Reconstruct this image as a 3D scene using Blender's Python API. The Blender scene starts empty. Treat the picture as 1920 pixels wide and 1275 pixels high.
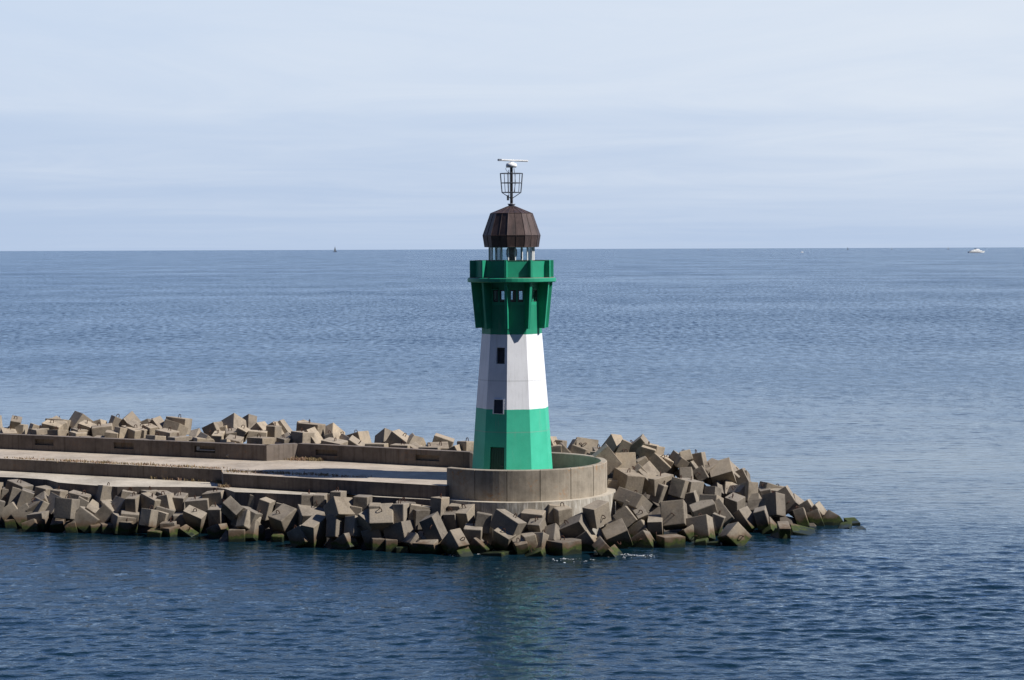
import bpy, bmesh, math, random
from mathutils import Vector, Matrix, Quaternion
R = math.radians
random.seed(11)
SC = bpy.context.scene
COL = SC.collection

# ------------------------------------------------------------------ helpers
def link(name, bm, mat=None, parent=None, smooth=False):
    me = bpy.data.meshes.new(name)
    bm.normal_update(); bm.to_mesh(me); bm.free()
    mats = mat if isinstance(mat, (list, tuple)) else [mat]
    for m in mats:
        if m: me.materials.append(m)
    if smooth:
        for p in me.polygons: p.use_smooth = True
    o = bpy.data.objects.new(name, me); COL.objects.link(o)
    if parent: o.parent = parent
    return o
def tag(o, label=None, cat=None, group=None, kind=None):
    if label: o['label'] = label
    if cat: o['category'] = cat
    if group: o['group'] = group
    if kind: o['kind'] = kind
    return o
def empty(name, loc=(0, 0, 0)):
    o = bpy.data.objects.new(name, None); COL.objects.link(o); o.location = loc
    o.empty_display_size = .2
    return o
def quad(bm, a, b, c, d):
    return bm.faces.new([bm.verts.new(Vector(p)) for p in (a, b, c, d)])
def poly(bm, pts):
    return bm.faces.new([bm.verts.new(Vector(p)) for p in pts])
def box(bm, c, s, rot=None):
    """box centred at c, size s"""
    ret = bmesh.ops.create_cube(bm, size=1.0)
    M = Matrix.Translation(Vector(c)) @ (rot.to_4x4() if rot else Matrix.Identity(4)) @ Matrix.Diagonal((s[0], s[1], s[2], 1))
    bmesh.ops.transform(bm, matrix=M, verts=ret['verts'])
    return ret['verts']
def rod(bm, a, b, r, seg=8, r2=None):
    a, b = Vector(a), Vector(b); d = b - a
    ret = bmesh.ops.create_cone(bm, cap_ends=True, segments=seg, radius1=r, radius2=r if r2 is None else r2, depth=d.length)
    M = Matrix.Translation((a + b) / 2) @ d.to_track_quat('Z', 'Y').to_matrix().to_4x4()
    bmesh.ops.transform(bm, matrix=M, verts=ret['verts'])
def path(bm, pts, r, seg=6, closed=False):
    n = len(pts)
    for i in range(n if closed else n - 1):
        rod(bm, pts[i], pts[(i + 1) % n], r, seg)
def pol(rad, deg, z, c=(0, 0)):
    """angle 0 points to the viewer, 90 to the right"""
    return Vector((c[0] + rad * math.sin(R(deg)), c[1] - rad * math.cos(R(deg)), z))
def ring_loft(bm, prof, angs, c=(0, 0), caps=(False, False)):
    """prof: list of (radius, z); angs: list of degrees, closed"""
    rings = [[bm.verts.new(pol(r, a, z, c)) for a in angs] for r, z in prof]
    n = len(angs)
    for i in range(len(rings) - 1):
        for k in range(n):
            bm.faces.new([rings[i][k], rings[i][(k + 1) % n], rings[i + 1][(k + 1) % n], rings[i + 1][k]])
    if caps[0]: bm.faces.new(rings[0][::-1])
    if caps[1]: bm.faces.new(rings[-1])
    return rings
def panel(bm, P00, P10, P11, P01, niches=(), through=False, us=(), vs=()):
    """bilinear wall face with rectangular recesses (u0,u1,v0,v1,depth); outward normal = (P10-P00)x(P01-P00)"""
    P00, P10, P11, P01 = map(Vector, (P00, P10, P11, P01))
    nrm = (P10 - P00).cross(P01 - P00).normalized()
    U = sorted(set([0, 1] + list(us) + [n[0] for n in niches] + [n[1] for n in niches]))
    V = sorted(set([0, 1] + list(vs) + [n[2] for n in niches] + [n[3] for n in niches]))
    def P(u, v): return P00 * (1 - u) * (1 - v) + P10 * u * (1 - v) + P11 * u * v + P01 * (1 - u) * v
    for i in range(len(U) - 1):
        for j in range(len(V) - 1):
            um, vm = (U[i] + U[i + 1]) / 2, (V[j] + V[j + 1]) / 2
            if any(n[0] < um < n[1] and n[2] < vm < n[3] for n in niches): continue
            quad(bm, P(U[i], V[j]), P(U[i + 1], V[j]), P(U[i + 1], V[j + 1]), P(U[i], V[j + 1]))
    for u0, u1, v0, v1, d in niches:
        f = [P(u0, v0), P(u1, v0), P(u1, v1), P(u0, v1)]; b = [p - nrm * d for p in f]
        for k in range(4): quad(bm, f[k], f[(k + 1) % 4], b[(k + 1) % 4], b[k])
        if not through: quad(bm, *b)
    return P, nrm

# ------------------------------------------------------------------ materials
class NT:
    def __init__(s, name):
        s.m = bpy.data.materials.new(name); s.m.use_nodes = True
        s.t = s.m.node_tree; s.t.nodes.clear()
        s.out = s.n('ShaderNodeOutputMaterial')
    def n(s, typ, **kw):
        nd = s.t.nodes.new(typ)
        for k, v in kw.items():
            if k.startswith('i_'):
                key = k[2:]; key = int(key) if key.isdigit() else key.replace('_', ' ')
                nd.inputs[key].default_value = v
            else: setattr(nd, k, v)
        return nd
    def l(s, a, b): s.t.links.new(a, b)
    def noise(s, scale, detail=4, rough=.55, vec=None, dim='3D'):
        nd = s.n('ShaderNodeTexNoise', noise_dimensions=dim); nd.inputs['Scale'].default_value = scale
        nd.inputs['Detail'].default_value = detail; nd.inputs['Roughness'].default_value = rough
        if vec is not None: s.l(vec, nd.inputs['Vector'])
        return nd.outputs['Fac']
    def ramp(s, fac, stops, interp='LINEAR'):
        nd = s.n('ShaderNodeValToRGB'); e = nd.color_ramp.elements; nd.color_ramp.interpolation = interp
        while len(e) > 1: e.remove(e[-1])
        for i, (p, c) in enumerate(stops):
            el = e[0] if i == 0 else e.new(p)
            el.position = p; el.color = (*c, 1) if len(c) == 3 else c
        s.l(fac, nd.inputs['Fac']); return nd.outputs['Color']
    def mix(s, fac, a, b, blend='MIX'):
        nd = s.n('ShaderNodeMix', data_type='RGBA', blend_type=blend)
        for sock, v in ((0, fac), (6, a), (7, b)):
            if hasattr(v, 'links') or isinstance(v, bpy.types.NodeSocket): s.l(v, nd.inputs[sock])
            else: nd.inputs[sock].default_value = (*v, 1) if isinstance(v, tuple) and len(v) == 3 else v
        return nd.outputs[2]
    def math(s, op, a, b=0.0, c=None, clamp=False):
        nd = s.n('ShaderNodeMath', operation=op, use_clamp=clamp)
        for i, v in enumerate((a, b) if c is None else (a, b, c)):
            if isinstance(v, bpy.types.NodeSocket): s.l(v, nd.inputs[i])
            else: nd.inputs[i].default_value = v
        return nd.outputs[0]
    def maprange(s, v, a, b, c=0., d=1., smooth=False):
        nd = s.n('ShaderNodeMapRange'); nd.interpolation_type = 'SMOOTHSTEP' if smooth else 'LINEAR'
        s.l(v, nd.inputs[0])
        for i, x in enumerate((a, b, c, d)): nd.inputs[i + 1].default_value = x
        return nd.outputs[0]
    def mapping(s, vec, scale=(1, 1, 1), rot=(0, 0, 0), loc=(0, 0, 0)):
        nd = s.n('ShaderNodeMapping'); nd.inputs['Scale'].default_value = scale; nd.inputs['Rotation'].default_value = rot
        nd.inputs['Location'].default_value = loc
        s.l(vec, nd.inputs['Vector']); return nd.outputs[0]
    def bump(s, h, strength=.3, dist=.05, normal=None):
        nd = s.n('ShaderNodeBump'); nd.inputs['Distance'].default_value = dist
        if isinstance(strength, bpy.types.NodeSocket): s.l(strength, nd.inputs['Strength'])
        else: nd.inputs['Strength'].default_value = strength
        s.l(h, nd.inputs['Height'])
        if normal is not None: s.l(normal, nd.inputs['Normal'])
        return nd.outputs[0]
    def bsdf(s, color, rough=.8, normal=None, metallic=0., spec=.3):
        nd = s.n('ShaderNodeBsdfPrincipled')
        for k, v in (('Base Color', color), ('Roughness', rough), ('Metallic', metallic), ('Specular IOR Level', spec)):
            if isinstance(v, bpy.types.NodeSocket): s.l(v, nd.inputs[k])
            else: nd.inputs[k].default_value = (*v, 1) if isinstance(v, tuple) else v
        if normal is not None: s.l(normal, nd.inputs['Normal'])
        s.l(nd.outputs[0], s.out.inputs['Surface']); return nd
def geo(nt):
    return nt.n('ShaderNodeNewGeometry').outputs['Position']
def sepz(nt, p):
    nd = nt.n('ShaderNodeSeparateXYZ'); nt.l(p, nd.inputs[0]); return nd.outputs

def simple(name, col, rough=.6, metallic=0., var=.12, spec=.4, scale=3.):
    nt = NT(name); p = geo(nt)
    f = nt.noise(scale, 4, .6, p)
    c = nt.ramp(f, [(.3, tuple(x * (1 - var) for x in col)), (.7, tuple(min(1, x * (1 + var)) for x in col))])
    nt.bsdf(c, rough, None, metallic, spec); return nt.m

def mat_block():
    nt = NT('armour_concrete'); p = geo(nt)
    oi = nt.n('ShaderNodeObjectInfo')
    tc = nt.n('ShaderNodeTexCoord').outputs['Object']
    add = nt.n('ShaderNodeVectorMath', operation='MULTIPLY_ADD'); nt.l(tc, add.inputs[0]); add.inputs[1].default_value = (1, 1, 1)
    cv = nt.n('ShaderNodeCombineXYZ'); r50 = nt.math('MULTIPLY', oi.outputs['Random'], 60.)
    for i in range(3): nt.l(r50, cv.inputs[i])
    nt.l(cv.outputs[0], add.inputs[2]); v = add.outputs[0]
    n1 = nt.noise(1.1, 5, .6, v); n2 = nt.noise(9., 5, .65, v); n3 = nt.noise(55., 2, .6, v)
    tint = nt.ramp(oi.outputs['Random'], [(0, (.190, .162, .128)), (.25, (.265, .228, .180)), (.5, (.160, .141, .118)), (.75, (.232, .203, .166)), (1, (.300, .258, .200))])
    blot = nt.ramp(n1, [(.28, (.62, .60, .58)), (.5, (1, 1, 1)), (.75, (1.12, 1.08, 1.0))])
    c = nt.mix(1., tint, blot, 'MULTIPLY')
    fine = nt.ramp(n2, [(.3, (.8, .8, .8)), (.55, (1, 1, 1)), (.8, (1.12, 1.12, 1.12))])
    c = nt.mix(1., c, fine, 'MULTIPLY')
    pit = nt.ramp(n3, [(.28, (.55, .53, .5)), (.42, (1, 1, 1))])
    c = nt.mix(.6, c, pit, 'MULTIPLY')
    # water line growth
    z = sepz(nt, p)[2]
    dry = nt.maprange(z, 1.5, 4.6, 0., 1., True)
    c = nt.mix(dry, c, nt.mix(1., c, (1.30, 1.25, 1.19), 'MULTIPLY'))
    n4 = nt.noise(1.6, 4, .6, p); zz = nt.math('ADD', z, nt.math('MULTIPLY', nt.math('SUBTRACT', n4, .5), .9))
    brown = nt.maprange(zz, .85, .45, 0, .75, True)
    c = nt.mix(brown, c, (.15, .095, .055))
    tipx = nt.maprange(sepz(nt, p)[0], 8., 22., -.04, .06)
    green = nt.maprange(nt.math('SUBTRACT', zz, tipx), .56, .34, 0, .9, True)
    n5 = nt.noise(6., 4, .7, p)
    gcol = nt.ramp(n5, [(.3, (.020, .036, .008)), (.55, (.050, .088, .015)), (.75, (.12, .13, .025))])
    c = nt.mix(green, c, gcol)
    c = nt.mix(nt.maprange(zz, 1.25, .35, 0., .55, True), c, nt.mix(1., c, (.38, .34, .31), 'MULTIPLY'))
    wet = nt.maprange(zz, .30, .10, 0, .92, True)
    c = nt.mix(wet, c, (.012, .016, .010))
    # pale lichen / droppings on some blocks
    lich = nt.math('MULTIPLY', nt.maprange(nt.noise(3.5, 5, .7, v), .6, .72), nt.maprange(z, 1.2, 2.2, 0., .35))
    c = nt.mix(lich, c, (.56, .50, .36))
    h = nt.math('ADD', nt.math('MULTIPLY', n2, .6), nt.math('MULTIPLY', n3, .25))
    rough = nt.math('SUBTRACT', .92, nt.math('MULTIPLY', wet, .5))
    nt.bsdf(c, rough, nt.bump(h, .55, .03), 0., .25)
    return nt.m

def mat_concrete(name, col, streak=.0, rust=.0, pale=.0, seam=0.):
    nt = NT(name); p = geo(nt)
    n1 = nt.noise(.35, 5, .6, p); n2 = nt.noise(2.4, 6, .65, p); n3 = nt.noise(30., 3, .6, p)
    c = nt.ramp(n1, [(.3, tuple(x * .68 for x in col)), (.5, col), (.72, tuple(min(1, x * 1.22) for x in col))])
    c = nt.mix(.8, c, nt.ramp(n2, [(.3, (.75, .74, .72)), (.55, (1, 1, 1)), (.8, (1.12, 1.1, 1.06))]), 'MULTIPLY')
    c = nt.mix(.5, c, nt.ramp(n3, [(.3, (.7, .7, .7)), (.5, (1, 1, 1))]), 'MULTIPLY')
    if streak:
        sv = nt.mapping(p, (2.6, 2.6, .16)); s1 = nt.noise(1.6, 5, .7, sv)
        c = nt.mix(streak, c, nt.ramp(s1, [(.35, (.45, .42, .38)), (.5, (1, 1, 1)), (.75, (1.1, 1.08, 1.03))]), 'MULTIPLY')
    if rust:
        rm = nt.math('MULTIPLY', nt.maprange(nt.noise(.55, 2, .5, p), .50, .66), nt.maprange(nt.noise(5., 6, .75, p), .50, .66))
        c = nt.mix(nt.math('MULTIPLY', rm, rust), c, (.33, .15, .04))
    if pale:
        pv = nt.mapping(p, (5, 5, .5)); pm = nt.maprange(nt.noise(1.5, 5, .75, pv), .52, .66)
        c = nt.mix(nt.math('MULTIPLY', pm, pale), c, (.62, .60, .54))
    h = nt.math('ADD', nt.math('MULTIPLY', n2, .7), nt.math('MULTIPLY', n3, .2))
    nt.bsdf(c, .9, nt.bump(h, .4, .03), 0., .25)
    return nt.m

def mat_shaft():
    nt = NT('banded_paint'); p = geo(nt); z = sepz(nt, p)[2]
    n0 = nt.noise(4., 3, .5, p)
    zj = nt.math('ADD', z, nt.math('MULTIPLY', nt.math('SUBTRACT', n0, .5), .03))
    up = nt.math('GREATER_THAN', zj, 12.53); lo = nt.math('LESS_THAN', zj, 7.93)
    n1 = nt.noise(.8, 5, .6, p); sv = nt.mapping(p, (2.2, 2.2, .12)); n2 = nt.noise(2., 5, .65, sv)
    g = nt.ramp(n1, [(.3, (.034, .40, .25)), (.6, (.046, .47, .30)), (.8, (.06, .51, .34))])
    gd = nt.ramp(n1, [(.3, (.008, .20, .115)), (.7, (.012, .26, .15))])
    w = nt.ramp(n1, [(.3, (.76, .77, .80)), (.6, (.84, .85, .88))])
    w = nt.mix(.35, w, nt.ramp(n2, [(.3, (.78, .77, .74)), (.5, (1, 1, 1))]), 'MULTIPLY')
    lift = None
    for zl in (9.68, 6.53):
        d = nt.math('ABSOLUTE', nt.math('SUBTRACT', zj, zl)); m = nt.maprange(d, .02, .05, .30, 0.)
        lift = m if lift is None else nt.math('MAXIMUM', lift, m)
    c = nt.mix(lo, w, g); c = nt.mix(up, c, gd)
    c = nt.mix(.25, c, nt.ramp(n2, [(.3, (.8, .8, .8)), (.55, (1, 1, 1))]), 'MULTIPLY')
    c = nt.mix(lift, c, (.25, .28, .27))
    run = nt.noise(1., 5, .7, nt.mapping(p, (4.5, 4.5, .22)))
    grime = nt.math('MULTIPLY', nt.maprange(run, .55, .72), nt.maprange(nt.noise(.9, 3, .6, p), .42, .66, 0., .34))
    c = nt.mix(grime, c, (.30, .30, .27))
    rs = nt.math('MULTIPLY', nt.maprange(nt.noise(1., 4, .7, nt.mapping(p, (7., 7., .35), (0, 0, 0), (4, 2, 1))), .64, .74), nt.maprange(nt.noise(.6, 2, .5, p), .5, .7, 0., .5))
    c = nt.mix(rs, c, (.28, .15, .07))
    nt.bsdf(c, .55, nt.bump(nt.noise(12., 4, .6, p), .25, .02), 0., .4)
    return nt.m

def mat_copper():
    nt = NT('weathered_copper'); p = geo(nt)
    sv = nt.mapping(p, (1.5, 1.5, .5)); n1 = nt.noise(2.2, 5, .65, sv); n2 = nt.noise(14., 4, .6, p)
    c = nt.ramp(n1, [(.28, (.026, .017, .016)), (.5, (.055, .033, .029)), (.72, (.100, .064, .056))])
    c = nt.mix(.4, c, nt.ramp(n2, [(.3, (.7, .7, .7)), (.6, (1, 1, 1))]), 'MULTIPLY')
    nt.bsdf(c, .55, nt.bump(n2, .15, .01), .25, .5); return nt.m

def mat_glass(name='window_glass', tint=(.75, .85, .88), mixf=.35):
    nt = NT(name)
    tr = nt.n('ShaderNodeBsdfTransparent'); tr.inputs[0].default_value = (*tint, 1)
    gl = nt.n('ShaderNodeBsdfGlossy'); gl.inputs['Roughness'].default_value = .03; gl.inputs[0].default_value = (.9, .93, .95, 1)
    lw = nt.n('ShaderNodeLayerWeight'); lw.inputs[0].default_value = .35
    f = nt.math('MULTIPLY_ADD', lw.outputs['Fresnel'], .7, mixf * .2, clamp=True)
    mx = nt.n('ShaderNodeMixShader'); nt.l(f, mx.inputs[0]); nt.l(tr.outputs[0], mx.inputs[1]); nt.l(gl.outputs[0], mx.inputs[2])
    nt.l(mx.outputs[0], nt.out.inputs['Surface']); return nt.m

def mat_water():
    nt = NT('sea_water'); p = geo(nt)
    xyz = sepz(nt, p); y = xyz[1]
    # wind: ruffled and calm patches, and the calm lee behind the breakwater
    big = nt.noise(1., 3, .5, nt.mapping(p, (.0032, .011, 1), (0, 0, R(8))))
    calm = nt.maprange(big, .42, .66, 0, 1, True)
    # calm water just behind (seaward of) the mole
    d = nt.math('ADD', y, nt.math('MULTIPLY', xyz[0], .42))
    wob = nt.math('MULTIPLY', nt.math('SUBTRACT', nt.noise(.03, 4, .6, p), .5), 70.)
    d2 = nt.math('ADD', d, wob)
    lee = nt.math('MULTIPLY', nt.maprange(d2, 112., 168., 0, 1, True), nt.maprange(d2, 175., 300., 1, 0, True))
    lee = nt.math('MULTIPLY', lee, nt.maprange(nt.noise(.05, 4, .6, nt.mapping(p, (.6, 1., 1))), .3, .65, .35, .95))
    amp = nt.math('SUBTRACT', 1.0, nt.math('MULTIPLY', lee, .72))
    amp = nt.math('MULTIPLY', amp, nt.maprange(calm, 0, 1, 1.0, .72))
    v1 = nt.mapping(p, (.85, 1.15, 1), (0, 0, R(14)))
    w0 = nt.noise(.16, 2, .5, v1); w1 = nt.noise(.75, 4, .55, v1); w2 = nt.noise(2.6, 4, .6, v1); w3 = nt.noise(8., 3, .6, v1)
    h = nt.math('ADD', nt.math('MULTIPLY', w1, WAVE[0]), nt.math('MULTIPLY', w2, WAVE[1]))
    h = nt.math('ADD', h, nt.math('MULTIPLY', w3, WAVE[2]))
    h = nt.math('ADD', h, nt.math('MULTIPLY', w0, WAVE[3]))
    h = nt.math('MULTIPLY', h, amp)
    v2 = nt.mapping(p, (.45, 1.0, 1), (0, 0, R(8)))
    f4 = nt.noise(.13, 3, .6, v2); f5 = nt.noise(.03, 3, .6, v2)
    hf = nt.math('ADD', nt.math('MULTIPLY', f4, 2.0), nt.math('MULTIPLY', f5, 2.))
    hf = nt.math('MULTIPLY', hf, nt.math('MULTIPLY', nt.maprange(y, 260., 700., 0., 1., True), amp))
    h = nt.math('ADD', h, hf)
    far = nt.maprange(y, 110., 420., .20, .24)
    nrm = nt.bump(nt.math('MULTIPLY', h, far), 1.0, 1.0)
    g1 = nt.noise(1., 6, .72, nt.mapping(p, (.75, .22, 1), (0, 0, R(7))))
    g3 = nt.noise(1., 4, .6, nt.mapping(p, (.06, .022, 1), (0, 0, R(-5))))
    g2 = nt.noise(1., 3, .6, nt.mapping(p, (.011, .006, 1), (0, 0, R(10))))
    g = nt.math('ADD', nt.math('MULTIPLY', nt.math('SUBTRACT', g1, .5), 1.05), nt.math('MULTIPLY', nt.math('SUBTRACT', g2, .5), .16))
    g = nt.math('ADD', g, nt.math('MULTIPLY', nt.math('SUBTRACT', g3, .5), .17))
    g = nt.math('MULTIPLY', nt.math('SUBTRACT', g, GB), nt.math('MULTIPLY', nt.maprange(y, 170., 480., .10, 1., True), amp))
    g = nt.math('ADD', g, nt.math('MULTIPLY', lee, .035))
    cg = nt.n('ShaderNodeCombineXYZ'); nt.l(g, cg.inputs[1])
    va = nt.n('ShaderNodeVectorMath', operation='ADD'); nt.l(nrm, va.inputs[0]); nt.l(cg.outputs[0], va.inputs[1])
    vn = nt.n('ShaderNodeVectorMath', operation='NORMALIZE'); nt.l(va.outputs[0], vn.inputs[0])
    df = nt.n('ShaderNodeBsdfDiffuse'); df.inputs[0].default_value = (.003, .015, .024, 1)
    gl = nt.n('ShaderNodeBsdfGlossy'); gl.inputs[0].default_value = (.80, .89, 1., 1); gl.inputs['Roughness'].default_value = .05
    fr = nt.n('ShaderNodeFresnel'); fr.inputs[0].default_value = 1.40
    nt.l(nt.mix(lee, (.79, .90, 1.), (.92, .97, 1.)), gl.inputs[0])
    for q in (df, gl, fr): nt.l(vn.outputs[0], q.inputs['Normal'])
    ms = nt.n('ShaderNodeMixShader'); nt.l(fr.outputs[0], ms.inputs[0]); nt.l(df.outputs[0], ms.inputs[1]); nt.l(gl.outputs[0], ms.inputs[2])
    nt.l(ms.outputs[0], nt.out.inputs['Surface'])
    return nt.m
GB = .105
WAVE = (.75, .26, .05, .9)

M = dict(
    block=mat_block(), shaft=mat_shaft(), copper=mat_copper(), glass=mat_glass(), water=mat_water(),
    deck=mat_concrete('deck_concrete', (.37, .315, .25), rust=.35, pale=.12),
    ledge=mat_concrete('ledge_concrete', (.40, .355, .285), rust=.2, pale=.30),
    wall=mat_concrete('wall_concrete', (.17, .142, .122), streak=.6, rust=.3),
    ring=mat_concrete('ring_concrete', (.31, .27, .215), streak=.28, rust=.9),
    plinth=mat_concrete('plinth_concrete', (.36, .33, .28), streak=.5, pale=.9),
    green=simple('green_paint', (.012, .27, .155), .5, var=.14, scale=1.2),
    dgreen=simple('dark_green_paint', (.010, .060, .036), .6, var=.15),
    white=simple('white_paint', (.80, .81, .82), .45, var=.05),
    black=simple('dark_frame', (.018, .022, .028), .5),
    pane=simple('dark_window', (.022, .030, .055), .15, var=.3),
    steel=simple('galvanised_steel', (.13, .14, .16), .5, .4),
    mast=simple('dark_mast', (.022, .018, .018), .5),
    grey=simple('grey_metal', (.22, .24, .28), .5, .2),
    rust=simple('rusty_iron', (.060, .026, .016), .8, .2, .35, scale=9),
    floor=simple('platform_floor', (.22, .17, .15), .8, var=.25),
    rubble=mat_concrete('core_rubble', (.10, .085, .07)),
)

# ------------------------------------------------------------------ camera
cam_d = bpy.data.cameras.new('camera'); cam = bpy.data.objects.new('camera', cam_d); COL.objects.link(cam)
cam_d.sensor_width = 36; cam_d.sensor_fit = 'HORIZONTAL'; cam_d.lens = 36 * 3790 / 1920
cam_d.clip_start = 1; cam_d.clip_end = 200000
pitch = math.atan(171 / 3790); roll = math.atan(7 / 1920)
fw = Vector((0, math.cos(pitch), -math.sin(pitch))); rt = Vector((1, 0, 0)); up = rt.cross(fw)
r2 = math.cos(roll) * rt - math.sin(roll) * up; u2 = math.sin(roll) * rt + math.cos(roll) * up
mw = Matrix((r2, u2, -fw)).transposed().to_4x4(); mw.translation = (0, 0, 17.8)
cam.matrix_world = mw
SC.camera = cam

# ------------------------------------------------------------------ light and sky
SUN_A, SUN_E = 76., 46.
sd = Vector((math.sin(R(SUN_A)) * math.cos(R(SUN_E)), -math.cos(R(SUN_A)) * math.cos(R(SUN_E)), math.sin(R(SUN_E))))
sl = bpy.data.lights.new('sun', 'SUN'); so = bpy.data.objects.new('sun', sl); COL.objects.link(so)
sl.energy = 5.0; sl.angle = R(.53); sl.color = (1., .955, .89)
so.location = (60, 60, 120); so.rotation_euler = (-sd).to_track_quat('-Z', 'Y').to_euler()
W = bpy.data.worlds.new('World'); SC.world = W; W.use_nodes = True
wt = W.node_tree; wt.nodes.clear()
def wn(t, **k):
    nd = wt.nodes.new(t)
    for a, b in k.items(): setattr(nd, a, b)
    return nd
sky = wn('ShaderNodeTexSky', sky_type='NISHITA', sun_disc=False)
sky.sun_elevation = R(SUN_E); sky.sun_rotation = R(180 - SUN_A); sky.altitude = 0
sky.air_density = 1.0; sky.dust_density = .3; sky.ozone_density = 6.0
tc = wn('ShaderNodeTexCoord'); sx = wn('ShaderNodeSeparateXYZ'); wt.links.new(tc.outputs['Generated'], sx.inputs[0])
# thin high cloud veil: projected on a plane overhead so that it streaks near the horizon
def wmath(op, a, b=0., clamp=False):
    nd = wn('ShaderNodeMath', operation=op, use_clamp=clamp)
    for i, v in enumerate((a, b)):
        if isinstance(v, bpy.types.NodeSocket): wt.links.new(v, nd.inputs[i])
        else: nd.inputs[i].default_value = v
    return nd.outputs[0]
def wnoise(vec, scale, detail, rough, dist=0.):
    nd = wn('ShaderNodeTexNoise'); nd.inputs['Scale'].default_value = scale; nd.inputs['Detail'].default_value = detail
    nd.inputs['Roughness'].default_value = rough; nd.inputs['Distortion'].default_value = dist
    wt.links.new(vec, nd.inputs['Vector']); return nd.outputs['Fac']
def wrange(v, a, b, c, d):
    nd = wn('ShaderNodeMapRange', interpolation_type='SMOOTHSTEP'); wt.links.new(v, nd.inputs[0])
    for i, x in enumerate((a, b, c, d)): nd.inputs[i + 1].default_value = x
    return nd.outputs[0]
zc = wmath('ADD', wmath('MAXIMUM', sx.outputs[2], 0.), .035)
cv = wn('ShaderNodeCombineXYZ')
wt.links.new(wmath('DIVIDE', sx.outputs[0], zc), cv.inputs[0]); wt.links.new(wmath('DIVIDE', sx.outputs[1], zc), cv.inputs[1])
mp = wn('ShaderNodeMapping'); wt.links.new(cv.outputs[0], mp.inputs[0]); mp.inputs['Scale'].default_value = (.28, .55, 1); mp.inputs['Rotation'].default_value = (0, 0, R(6))
c1 = wnoise(mp.outputs[0], .42, 3, .5, .6)
mp2 = wn('ShaderNodeMapping'); wt.links.new(cv.outputs[0], mp2.inputs[0]); mp2.inputs['Scale'].default_value = (.5, .42, 1); mp2.inputs['Rotation'].default_value = (0, 0, R(24)); mp2.inputs['Location'].default_value = (3.1, 1.7, 0)
c2 = wnoise(mp2.outputs[0], 1.1, 7, .62, 1.2)
cc = wmath('ADD', wmath('ADD', wmath('MULTIPLY', c1, .62), wmath('MULTIPLY', c2, .38)), wmath('MULTIPLY', sx.outputs[0], .50))
# lower edge of the cirrus sheet and a second faint line below it
az = wn('ShaderNodeCombineXYZ'); wt.links.new(wmath('MULTIPLY', wmath('DIVIDE', sx.outputs[0], wmath('MAXIMUM', sx.outputs[1], .2)), 7.), az.inputs[0])
wob = wmath('MULTIPLY', wmath('SUBTRACT', wnoise(az.outputs[0], 1.1, 4, .5), .5), .020)
ze = wmath('ADD', wmath('ADD', sx.outputs[2], wob), wmath('MULTIPLY', sx.outputs[0], -.012))
edge = wmath('ADD', wmath('MULTIPLY', wrange(ze, .0655, .0705, 0., 1.), .10), wmath('MULTIPLY', wmath('MULTIPLY', wrange(ze, .0525, .0565, 0., 1.), wrange(ze, .0565, .0655, 1., .2)), .07))
veil = wmath('ADD', wrange(cc, .26, .80, .08, .90), edge, True)
elev = wrange(sx.outputs[2], -.01, .055, .16, .92)
hi = wrange(sx.outputs[2], .125, .26, 1., .05)
vf = wmath('MULTIPLY', wmath('MULTIPLY', wmath('MULTIPLY', veil, elev), hi), wrange(sx.outputs[1], -.25, .45, 0., 1.))
SB = .05
EX = 2 ** -.35
def wcol(c): return (c[0] * EX / SB, c[1] * EX / SB, c[2] * EX / SB, 1)
air = wn('ShaderNodeMix', data_type='RGBA'); wt.links.new(wrange(sx.outputs[2], .0, .12, 0., 1.), air.inputs[0])
air.inputs[6].default_value = wcol((.46, .575, .77)); air.inputs[7].default_value = wcol((.545, .665, .85))
am = wn('ShaderNodeMix', data_type='RGBA'); wt.links.new(wmath('MAXIMUM', wrange(sx.outputs[2], .40, .80, 0., 1.), wrange(sx.outputs[1], .30, -.30, 0., 1.)), am.inputs[0])
air2 = wn('ShaderNodeMix', data_type='RGBA'); wt.links.new(wrange(sx.outputs[2], .115, .30, 0., 1.), air2.inputs[0])  # deeper blue band above the view, added to brighten the sea's reflections
wt.links.new(air.outputs[2], air2.inputs[6]); air2.inputs[7].default_value = wcol((.27, .42, .78))
wt.links.new(air2.outputs[2], am.inputs[6]); tint = wn('ShaderNodeMix', data_type='RGBA', blend_type='MULTIPLY'); tint.inputs[0].default_value = 1.
wt.links.new(sky.outputs[0], tint.inputs[6]); tint.inputs[7].default_value = (.84, 1.10, 1.66, 1)
wt.links.new(tint.outputs[2], am.inputs[7])
mx = wn('ShaderNodeMix', data_type='RGBA'); wt.links.new(vf, mx.inputs[0])
bk = wn('ShaderNodeMix', data_type='RGBA'); wt.links.new(wmath('MULTIPLY', wrange(sx.outputs[1], .25, -.35, 0., 1.), wrange(sx.outputs[2], .38, .80, .96, 0.)), bk.inputs[0])  # unseen sky behind the camera darkened to deepen shade on camera-facing sides
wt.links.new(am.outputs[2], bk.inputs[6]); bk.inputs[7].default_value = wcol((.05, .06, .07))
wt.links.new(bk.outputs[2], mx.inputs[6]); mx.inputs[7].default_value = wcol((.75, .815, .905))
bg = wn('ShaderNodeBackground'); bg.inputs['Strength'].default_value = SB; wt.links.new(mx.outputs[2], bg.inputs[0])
wo = wn('ShaderNodeOutputWorld'); wt.links.new(bg.outputs[0], wo.inputs[0])
SC.view_settings.view_transform = 'Standard'; SC.view_settings.look = 'None'; SC.view_settings.gamma = 1.
SC.view_settings.exposure = .35
SC.cycles.max_bounces = 6; SC.cycles.caustics_reflective = False; SC.cycles.caustics_refractive = False
SC.cycles.transparent_max_bounces = 12

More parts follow.
